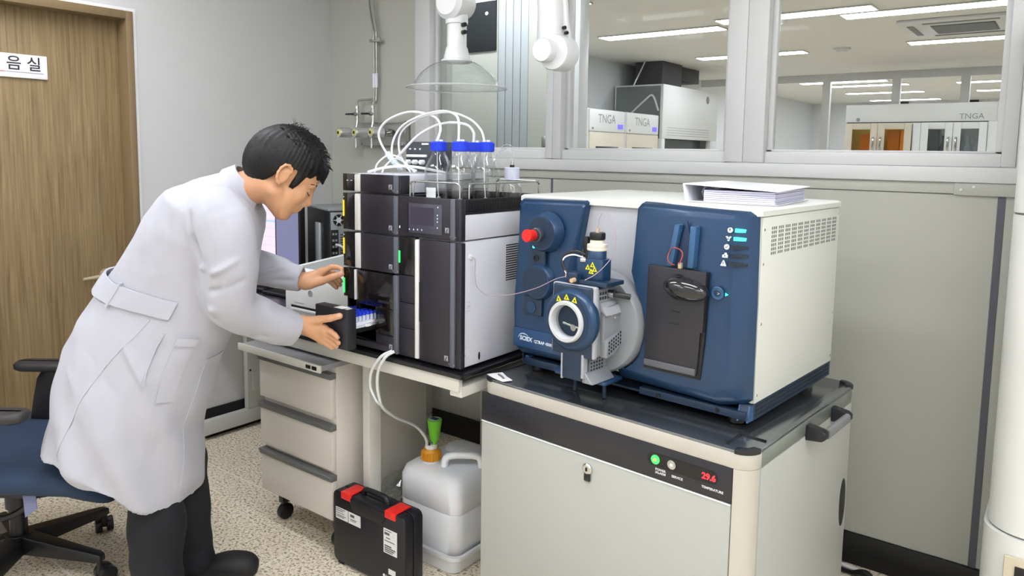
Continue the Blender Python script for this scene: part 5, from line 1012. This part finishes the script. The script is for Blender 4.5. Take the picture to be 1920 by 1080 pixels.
for i in range(26):
    p=hp(-.045+rs.uniform(-.02,.02),rs.uniform(-.04,.04),.148); g.tube([tuple(p),tuple(p+HW*.012+HF*.006),tuple(p+HW*rs.uniform(.012,.024)+HF*rs.uniform(-.01,.02))],[.0012,.0009,.0003],5,2)
g.build('hair_strands',hairm,hair)['kind']='stuff'
# ---- trousers, socks, slippers
T=Field((-1.25,-.14,.0),(-.78,.40,.98),.006)
T.cap((-1.05,.14,.88),(-1.04,.14,.80),.09,.10,.04)
T.cap((-1.04,.10,.80),(-.962,.088,.45),.07,.072,.05); T.cap((-.962,.088,.45),(-.955,.065,.30),.072,.077,.04); T.cap((-.955,.065,.30),(-.945,.035,.055),.077,.076,.04)
T.cap((-1.04,.20,.80),(-.955,.24,.42),.075,.080,.05); T.cap((-.955,.24,.42),(-.925,.25,.075),.08,.066,.03)
x=(T.lo[0]+T.h*np.arange(T.n[0]))[:,None,None]; y=(T.lo[1]+T.h*np.arange(T.n[1]))[None,:,None]; z=(T.lo[2]+T.h*np.arange(T.n[2]))[None,None,:]
fold=.0028*np.sin(27*z+14*x+5*np.sin(9*y))*np.clip((.9-z)/.5,0,1)+.0025*np.sin(62*z-30*x+25*y)*np.clip((.35-z)/.3,0,1)
T.D=np.maximum(T.D+fold,np.where(y<.14,.03,.045+.1*(-.93-x))-z).astype(np.float32)
link('jeans',T.mesh('jeans',PB),jean,person); del T
for (ax_,ay_),(tx,ty) in (((-.965,.035),(-.755,.05)),((-.935,.252),(-.722,.283))):
    F_=Field((ax_-.08,min(ay_,ty)-.08,-.005),(tx+.04,max(ay_,ty)+.08,.16),.004)
    F_.cap((ax_-.02,ay_,.045),(ax_+.02,ay_,.10),.042,.036,.02); F_.cap((ax_-.02,ay_,.035),(tx-.06,ty,.035),.034,.033,.02)
    link('sock',F_.mesh('sock',PB),sock,person)
    F_=Field((ax_-.08,min(ay_,ty)-.08,-.005),(tx+.04,max(ay_,ty)+.08,.16),.004)
    d_=np.array((tx-ax_,ty-ay_,0)); d_/=np.linalg.norm(d_)
    F_.ell((tx-.085,ty-.004,.038),(.088,.05,.04),[d_,(-d_[1],d_[0],0),(0,0,1)],.02); F_.cap((ax_-.025,ay_,.018),(tx-.045,ty,.018),.036,.046,.02)
    zz=(F_.lo[2]+F_.h*np.arange(F_.n[2]))[None,None,:]; F_.D=np.maximum(F_.D,.001-zz).astype(np.float32)
    link('slipper',F_.mesh('slipper',PB),slip,person)
# ---- lab coat
RING=[((-.712,1.392),(-.662,1.335),.058),((-.76,1.386),(-.645,1.290),.115),((-.82,1.374),(-.635,1.245),.178),((-.894,1.342),(-.637,1.20),.200),((-.963,1.262),(-.652,1.125),.195),((-1.03,1.165),(-.670,1.05),.18),((-1.085,1.085),(-.69,.985),.172),((-1.13,1.015),(-.715,.925),.176),((-1.185,.938),(-.75,.865),.186),((-1.232,.852),(-.785,.79),.195),((-1.255,.775),(-.815,.705),.207),((-1.284,.66),(-.848,.595),.218),((-1.304,.585),(-.862,.465),.226),((-1.312,.525),(-.872,.352),.232)]
RA=np.array([[*b,*f_,w] for b,f_,w in RING])
def coat_pt(s,phi,off=0.,vc=.14):
    q=np.array([np.interp(s,range(len(RA)),RA[:,k]) for k in range(5)]); c=(q[0:2]+q[2:4])/2; a=(q[2:4]-q[0:2])/2; L=np.linalg.norm(a)
    cp,sp=math.cos(phi),math.sin(phi); e=2/(2.35+.8*min(1,max(0,(s-7)/4)))
    X=math.copysign(abs(cp)**e,cp); Yv=math.copysign(abs(sp)**e,sp); f_=(L+off)/L
    Yv*=1-min(1,max(0,(s-7)/5))*(.42*max(0,-X)**1.5+.22*max(0,X)**2)
    x_=c[0]+a[0]*X*f_; dz=.062*(max(0,s-9.)/4)**2*math.exp(-((x_+1.12)/.10)**2)*(1 if sp<0 else 0.4)
    return (x_, vc+(q[4]+off)*Yv, c[1]+a[1]*X*f_+dz)     # phi=0 front, pi back, -pi/2 near side
cm=MB(); NP=48
cm.loft([[coat_pt(s,2*PI*k/NP) for k in range(NP)] for s in np.arange(0,13.01,.5)])
def sleeve(path,rads):
    P=spline(path,6); r=np.interp(np.linspace(0,1,len(P)),np.linspace(0,1,len(rads)),rads)
    e=P[-1]; d=(P[-1]-P[-3]).normalized()
    P2=P+[e+d*.002,e-d*.012,e-d*.045]; r2=list(r)+[r[-1]*.86,r[-1]*.80,r[-1]*.62]
    u,v=cm.frame(d); rings=[]
    t=[(P2[min(i+1,len(P)-1)]-P2[max(min(i,len(P)-1)-1,0)]).normalized() for i in range(len(P2))]
    u=Vector((0,1,0))
    for i,p in enumerate(P2):
        tt=t[min(i,len(P)-1)]; u=(u-tt*u.dot(tt)).normalized(); vv=tt.cross(u)
        rings.append([p+u*(r2[i]*.92*math.cos(2*PI*k/24))+vv*(r2[i]*1.06*math.sin(2*PI*k/24)) for k in range(24)])
    cm.loft(rings)
sleeve([(-.755,.03,1.285),(-.700,-.015,1.24),(-.680,-.012,1.13),(-.688,.022,1.005),(-.635,.10,.943),(-.578,.15,.908),(-.540,.178,.889)],[.085,.092,.083,.074,.068,.062,.057])
sleeve([(-.78,.25,1.27),(-.80,.31,1.19),(-.815,.345,1.11),(-.745,.35,1.072),(-.655,.345,1.050),(-.566,.336,1.028)],[.085,.080,.066,.062,.054,.041])
cme=cm.mesh('lab_coat',PB); co=bpy.data.objects.new('coat_source',cme); COL.objects.link(co)
m_=co.modifiers.new('r','REMESH'); m_.mode='VOXEL'; m_.voxel_size=.0052; m_.use_smooth_shade=True
m_=co.modifiers.new('s','SMOOTH'); m_.factor=.5; m_.iterations=4
bpy.context.view_layer.update(); cme2=bpy.data.meshes.new_from_object(co.evaluated_get(bpy.context.evaluated_depsgraph_get())); bpy.data.objects.remove(co)
cme2.name='lab_coat'
from mathutils import noise as NZ
nv=len(cme2.vertices); V=np.empty(nv*3,np.float32); cme2.vertices.foreach_get('co',V); V=V.reshape(-1,3)+np.array(PB,np.float32)
Nn=np.empty(nv*3,np.float32); cme2.vertex_normals.foreach_get('vector',Nn); Nn=Nn.reshape(-1,3)
u,v,z=V[:,0],V[:,1],V[:,2]
def seg(a,b,width,amp,curve=0):   # a soft fold along a segment (ridge positive, groove negative)
    a=np.array(a);b=np.array(b);d=b-a;L=d@d; t=np.clip(((V-a)@d)/L,0,1); q=np.linalg.norm(V-a-t[:,None]*d,axis=1)
    return amp*np.exp(-(q/width)**2)*np.sin(PI*np.clip(t*.96+.02,0,1))**.5
dsp=np.zeros(nv)
n1=np.array([NZ.noise(Vector((p[0]*9,p[1]*7,p[2]*4.5))) for p in V]); n2=np.array([NZ.noise(Vector((p[0]*22+5,p[1]*16,p[2]*11))) for p in V])
dsp+=.008*n1+.004*n2
t_=(u*.80+z*.60)                                       # folds running across the bent back
sk=np.clip((.95-z)/.35,0,1)
dsp+=sk*.009*np.sin(2*PI*(u+.33*z+.25*v+.02*n1)/.145)*np.clip((1-z)/.5,0,1)      # long skirt folds
near=np.clip((.06-v)/.06,0,1)
for a,b,w_,am in (((-.93,-.05,1.09),(-.70,-.07,1.13),.013,.010),((-.95,-.05,1.06),(-.76,-.06,1.05),.014,-.009),((-1.0,-.03,1.11),(-.95,-.03,1.22),.014,.008),((-1.03,0,1.10),(-1.0,0,1.2),.012,-.007),((-.96,-.04,1.08),(-.87,-.07,1.24),.013,.007),
 ((-.76,-.07,1.28),(-.74,-.08,1.06),.014,-.012),((-.75,-.09,1.33),(-.66,-.09,1.36),.012,-.004),((-.72,-.09,1.10),(-.63,-.08,1.15),.012,.008),((-.73,-.07,1.05),(-.62,-.06,1.09),.012,-.008),((-.74,-.05,.99),(-.63,-.02,1.04),.013,.009),((-.73,-.03,.96),(-.62,.03,1.0),.011,-.008),((-.66,.03,.92),(-.58,.10,.95),.011,.007),((-.65,.02,.90),(-.57,.11,.90),.011,-.006),
 ((-.98,-.05,.90),(-.88,-.06,.70),.016,.009),((-1.08,-.03,.86),(-1.0,-.05,.74),.016,-.009),((-1.15,-.02,.80),(-1.03,-.05,.66),.018,.010),((-.88,-.06,.66),(-.80,-.04,.70),.010,.007),((-.86,-.06,.64),(-.79,-.04,.67),.009,-.006),((-.70,.30,1.05),(-.60,.30,1.08),.012,.008),((-.68,.29,1.02),(-.58,.3,1.03),.011,-.006)):
    dsp+=seg(a,b,w_*.8,am*1.7)
V2=V+Nn*dsp[:,None]-np.array(PB); cme2.vertices.foreach_set('co',V2.astype(np.float32).ravel()); cme2.polygons.foreach_set('use_smooth',[True]*len(cme2.polygons)); cme2.update()
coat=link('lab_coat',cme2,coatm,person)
# collar, half belt, pocket, seams laid on the coat
cc=np.array((-.683,.14,1.352)); e1=np.array((.70,0,-.71)); e2=np.array((0,1,0)); en=np.array((.71,0,.70))
rings=[]
for a in np.linspace(math.radians(-158),math.radians(158),33):
    # a=0 at the nape, +-158 at the throat
    d=-e1*math.cos(a)*.058+e2*math.sin(a)*.060; dn=d/np.linalg.norm(d); k=abs(a)/math.radians(158)
    top=cc+d+en*(.028-.002*k); low=cc+d+dn*(.014+.012*k)-en*(.044+.020*k); 
    rings.append([tuple(top-dn*.004),tuple(top+dn*.003+en*.002),tuple((top+low)/2+dn*.013),tuple(low+dn*.003),tuple(low-dn*.003),tuple((top+low)/2+dn*.002)])
MB().loft(rings).build('collar',coatm,coat,ang=60)
from mathutils.bvhtree import BVHTree
bvh=BVHTree.FromPolygons([Vector(p) for p in V2.tolist()],[tuple(p.vertices) for p in cme2.polygons])
def onto(s,phi):
    q=np.array([np.interp(s,range(len(RA)),RA[:,k]) for k in range(5)]); c=Vector(((q[0]+q[2])/2,.14,(q[1]+q[3])/2))-Vector(PB)
    p=Vector(coat_pt(s,phi,.10))-Vector(PB); h=bvh.ray_cast(p,(c-p).normalized())
    if h[0] is None: return p+Vector(PB),Vector((0,0,1))
    n=h[1]; o=Vector(coat_pt(s,phi,.05))-Vector(coat_pt(s,phi,0))
    n=(n if n.dot(o)>0 else -n); n=(n+o.normalized()).normalized()
    return h[0]+Vector(PB),n
def strip(s0,s1,ph,off,name,ns=3,thick=.004,m=coatm,dp=0):
    T_,U_=[],[]
    for i,p in enumerate(ph):
        o=off(i/(len(ph)-1)) if callable(off) else off
        row=[onto(x,p+dp*j/(max(ns-1,1))) for j,x in enumerate(np.linspace(s0,s1,ns))]
        T_.append([q+n*o for q,n in row]); U_.append([q+n*(o-thick) for q,n in row])
    return MB().loft([t+u[::-1] for t,u in zip(T_,U_)]).build(name,m,coat,ang=50)
bel=strip(6.02,6.82,np.linspace(PI+1.86,PI-1.86,64),lambda t:.0085+.010*math.sin(PI*t)**4,'half_belt',7,.006)
strip(5.9,6.95,np.linspace(PI+1.06,PI+1.02,3),lambda t:.0125,'belt_loop',5,.008)
strip(7.55,7.9,np.linspace(-.72,-1.05,10),.010,'pocket_flap',4,.012); strip(7.85,10.0,np.linspace(-.74,-1.03,10),.006,'pocket',14,.012)
strip(7.45,9.4,np.linspace(-1.24,-1.265,3),.006,'side_slit',14,.008)
strip(7.0,12.0,np.linspace(-1.50,-1.55,3),.0016,'side_seam',26,.008,dp=-.30)
strip(8.6,12.6,np.linspace(.10,-.32,6),.0035,'front_placket',30,.008)
# ---------------------------------------------------------------- swivel chair behind the person
fab=mat('blue_fabric','#24364f',.85,var=.12,vscale=200,bump=.2,bscale=700); cbk=mat('chair_black','#17171b',.4,var=.06); armm=mat('arm_pad','#2e2c2e',.5,var=.06)
CC=(-1.53,.27); t=thing('office_chair','blue swivel chair with black armrests behind the person at the left edge','chair',(*CC,0),PA)
def sring(z,g,dz=0):
    return [(x,y,z-.10*max(0,(x-CC[0]-.27)/.14)**2*.6) for x,y in rrect(CC[0]-.24+g,CC[1]-.255+g,CC[0]+.425-g,CC[1]+.255-g,.10-g*.5,9)]
MB().loft([sring(.385,.06),sring(.392,.025),sring(.41,.006),sring(.435,.0),sring(.452,.008),sring(.463,.03),sring(.466,.07)]).build('seat',fab,t,ang=60)
MB().loft([[(x,y,z) for x,y in rrect(CC[0]-.2,CC[1]-.2,CC[0]+.26,CC[1]+.2,.08,5)] for z in (.365,.387)]).build('seat_shell',cbk,t)
MB().box(CC[0]-.09,CC[1]-.07,.32,CC[0]+.1,CC[1]+.07,.366).build('tilt_mechanism',cbk,t,bevel=.01)
MB().cyl((*CC,.10),(*CC,.325),.027,n=20).cyl((*CC,.24),(*CC,.30),.036,n=20).build('gas_column',cbk,t)
MB().tube([(CC[0]+.12,CC[1]-.05,.36),(CC[0]+.11,CC[1]-.1,.30),(CC[0]+.05,CC[1]-.13,.265),(CC[0]-.05,CC[1]-.12,.26)],.011,9,5).build('lever',cbk,t)
MB().add([(CC[0]+.155,CC[1]-.2,.386),(CC[0]+.205,CC[1]-.215,.386),(CC[0]+.215,CC[1]-.225,.345),(CC[0]+.17,CC[1]-.215,.31),(CC[0]+.156,CC[1]-.198,.386),(CC[0]+.206,CC[1]-.213,.386),(CC[0]+.216,CC[1]-.223,.345),(CC[0]+.171,CC[1]-.213,.31)],[(0,1,2,3),(7,6,5,4),(0,4,5,1),(1,5,6,2),(2,6,7,3),(3,7,4,0)]).build('fabric_tag',mat('tag_lilac','#7a80a2',.8),t,smooth=False)
MB().lathe((*CC,.085),[(0,.045),(.03,.05),(.06,.042)],n=24).build('hub',cbk,t)
for k in range(5):
    a=math.radians(-9.5+72*k); d=Vector((math.cos(a),math.sin(a),0)); n_=Vector((-d.y,d.x,0)); c=Vector((CC[0],CC[1],0))
    def sec(r,w,z0,z1): return [c+d*r-n_*w+Vector((0,0,z0)),c+d*r+n_*w+Vector((0,0,z0)),c+d*r+n_*w*.8+Vector((0,0,z1)),c+d*r-n_*w*.8+Vector((0,0,z1))]
    l=MB().loft([sec(.03,.034,.085,.145),sec(.18,.027,.08,.122),sec(.30,.02,.075,.105),sec(.318,.015,.076,.098)]).build('base_leg',cbk,t,bevel=.004)
    p=c+d*.305; q=Vector((math.cos(a+1.1),math.sin(a+1.1),0)); r_=Vector((-q.y,q.x,0)); p2=p+q*.018
    w=MB().cyl(p2-r_*.030+Vector((0,0,.028)),p2-r_*.008+Vector((0,0,.028)),.028,n=20).cyl(p2+r_*.008+Vector((0,0,.028)),p2+r_*.030+Vector((0,0,.028)),.028,n=20).cyl(p+Vector((0,0,.03)),p+Vector((0,0,.085)),.009,n=10).cyl(p2-r_*.012+Vector((0,0,.04)),p2+r_*.012+Vector((0,0,.04)),.022,n=14).build('caster',cbk,l,bevel=.003)
for s_,v_,u0,u1 in ((-1,CC[1]-.265,-1.60,-1.30),(1,CC[1]+.265,-1.69,-1.39)):
    a=MB().loft([[(x,y,z) for x,y in rrect(u0+g,v_-.045+g,u1-g,v_+.045-g,.042-g*.6,7)] for z,g in ((.638,.012),(.645,.002),(.662,0),(.67,.008),(.672,.02))]).build('armrest',armm,t,ang=60)
    um=(u0+u1)/2-.02
    MB().loft([[(um-.045+dx,v_-.018,z),(um+.035+dx,v_-.018,z),(um+.035+dx,v_+.018,z),(um-.045+dx,v_+.018,z)] for dx,z in ((.02,.64),(.0,.61),(-.02,.52),(-.035,.43),(-.03,.39))]).box(um-.07,min(v_,CC[1]+s_*.12),.372,um+.005,max(v_,CC[1]+s_*.12),.40).build('arm_post',cbk,a,bevel=.006)
MB().loft([[(CC[0]-.30-.12*(zz-.52)+.03*math.cos(3*(yy-CC[1])) + tt,yy,zz) for yy in np.linspace(CC[1]-.22,CC[1]+.22,9)]+[(CC[0]-.30-.12*(zz-.52)+.03*math.cos(3*(yy-CC[1]))-.035+tt,yy,zz) for yy in np.linspace(CC[1]+.22,CC[1]-.22,9)] for zz,tt in ((.54,0),(.6,.01),(.8,.02),(.98,.0),(1.02,-.01))]).build('backrest',fab,t,ang=60)
MB().tube([(CC[0]-.08,CC[1],.345),(CC[0]-.27,CC[1],.36),(CC[0]-.345,CC[1],.48),(CC[0]-.37,CC[1],.72)],[.03,.03,.026,.022],10,5).build('back_stem',cbk,t)
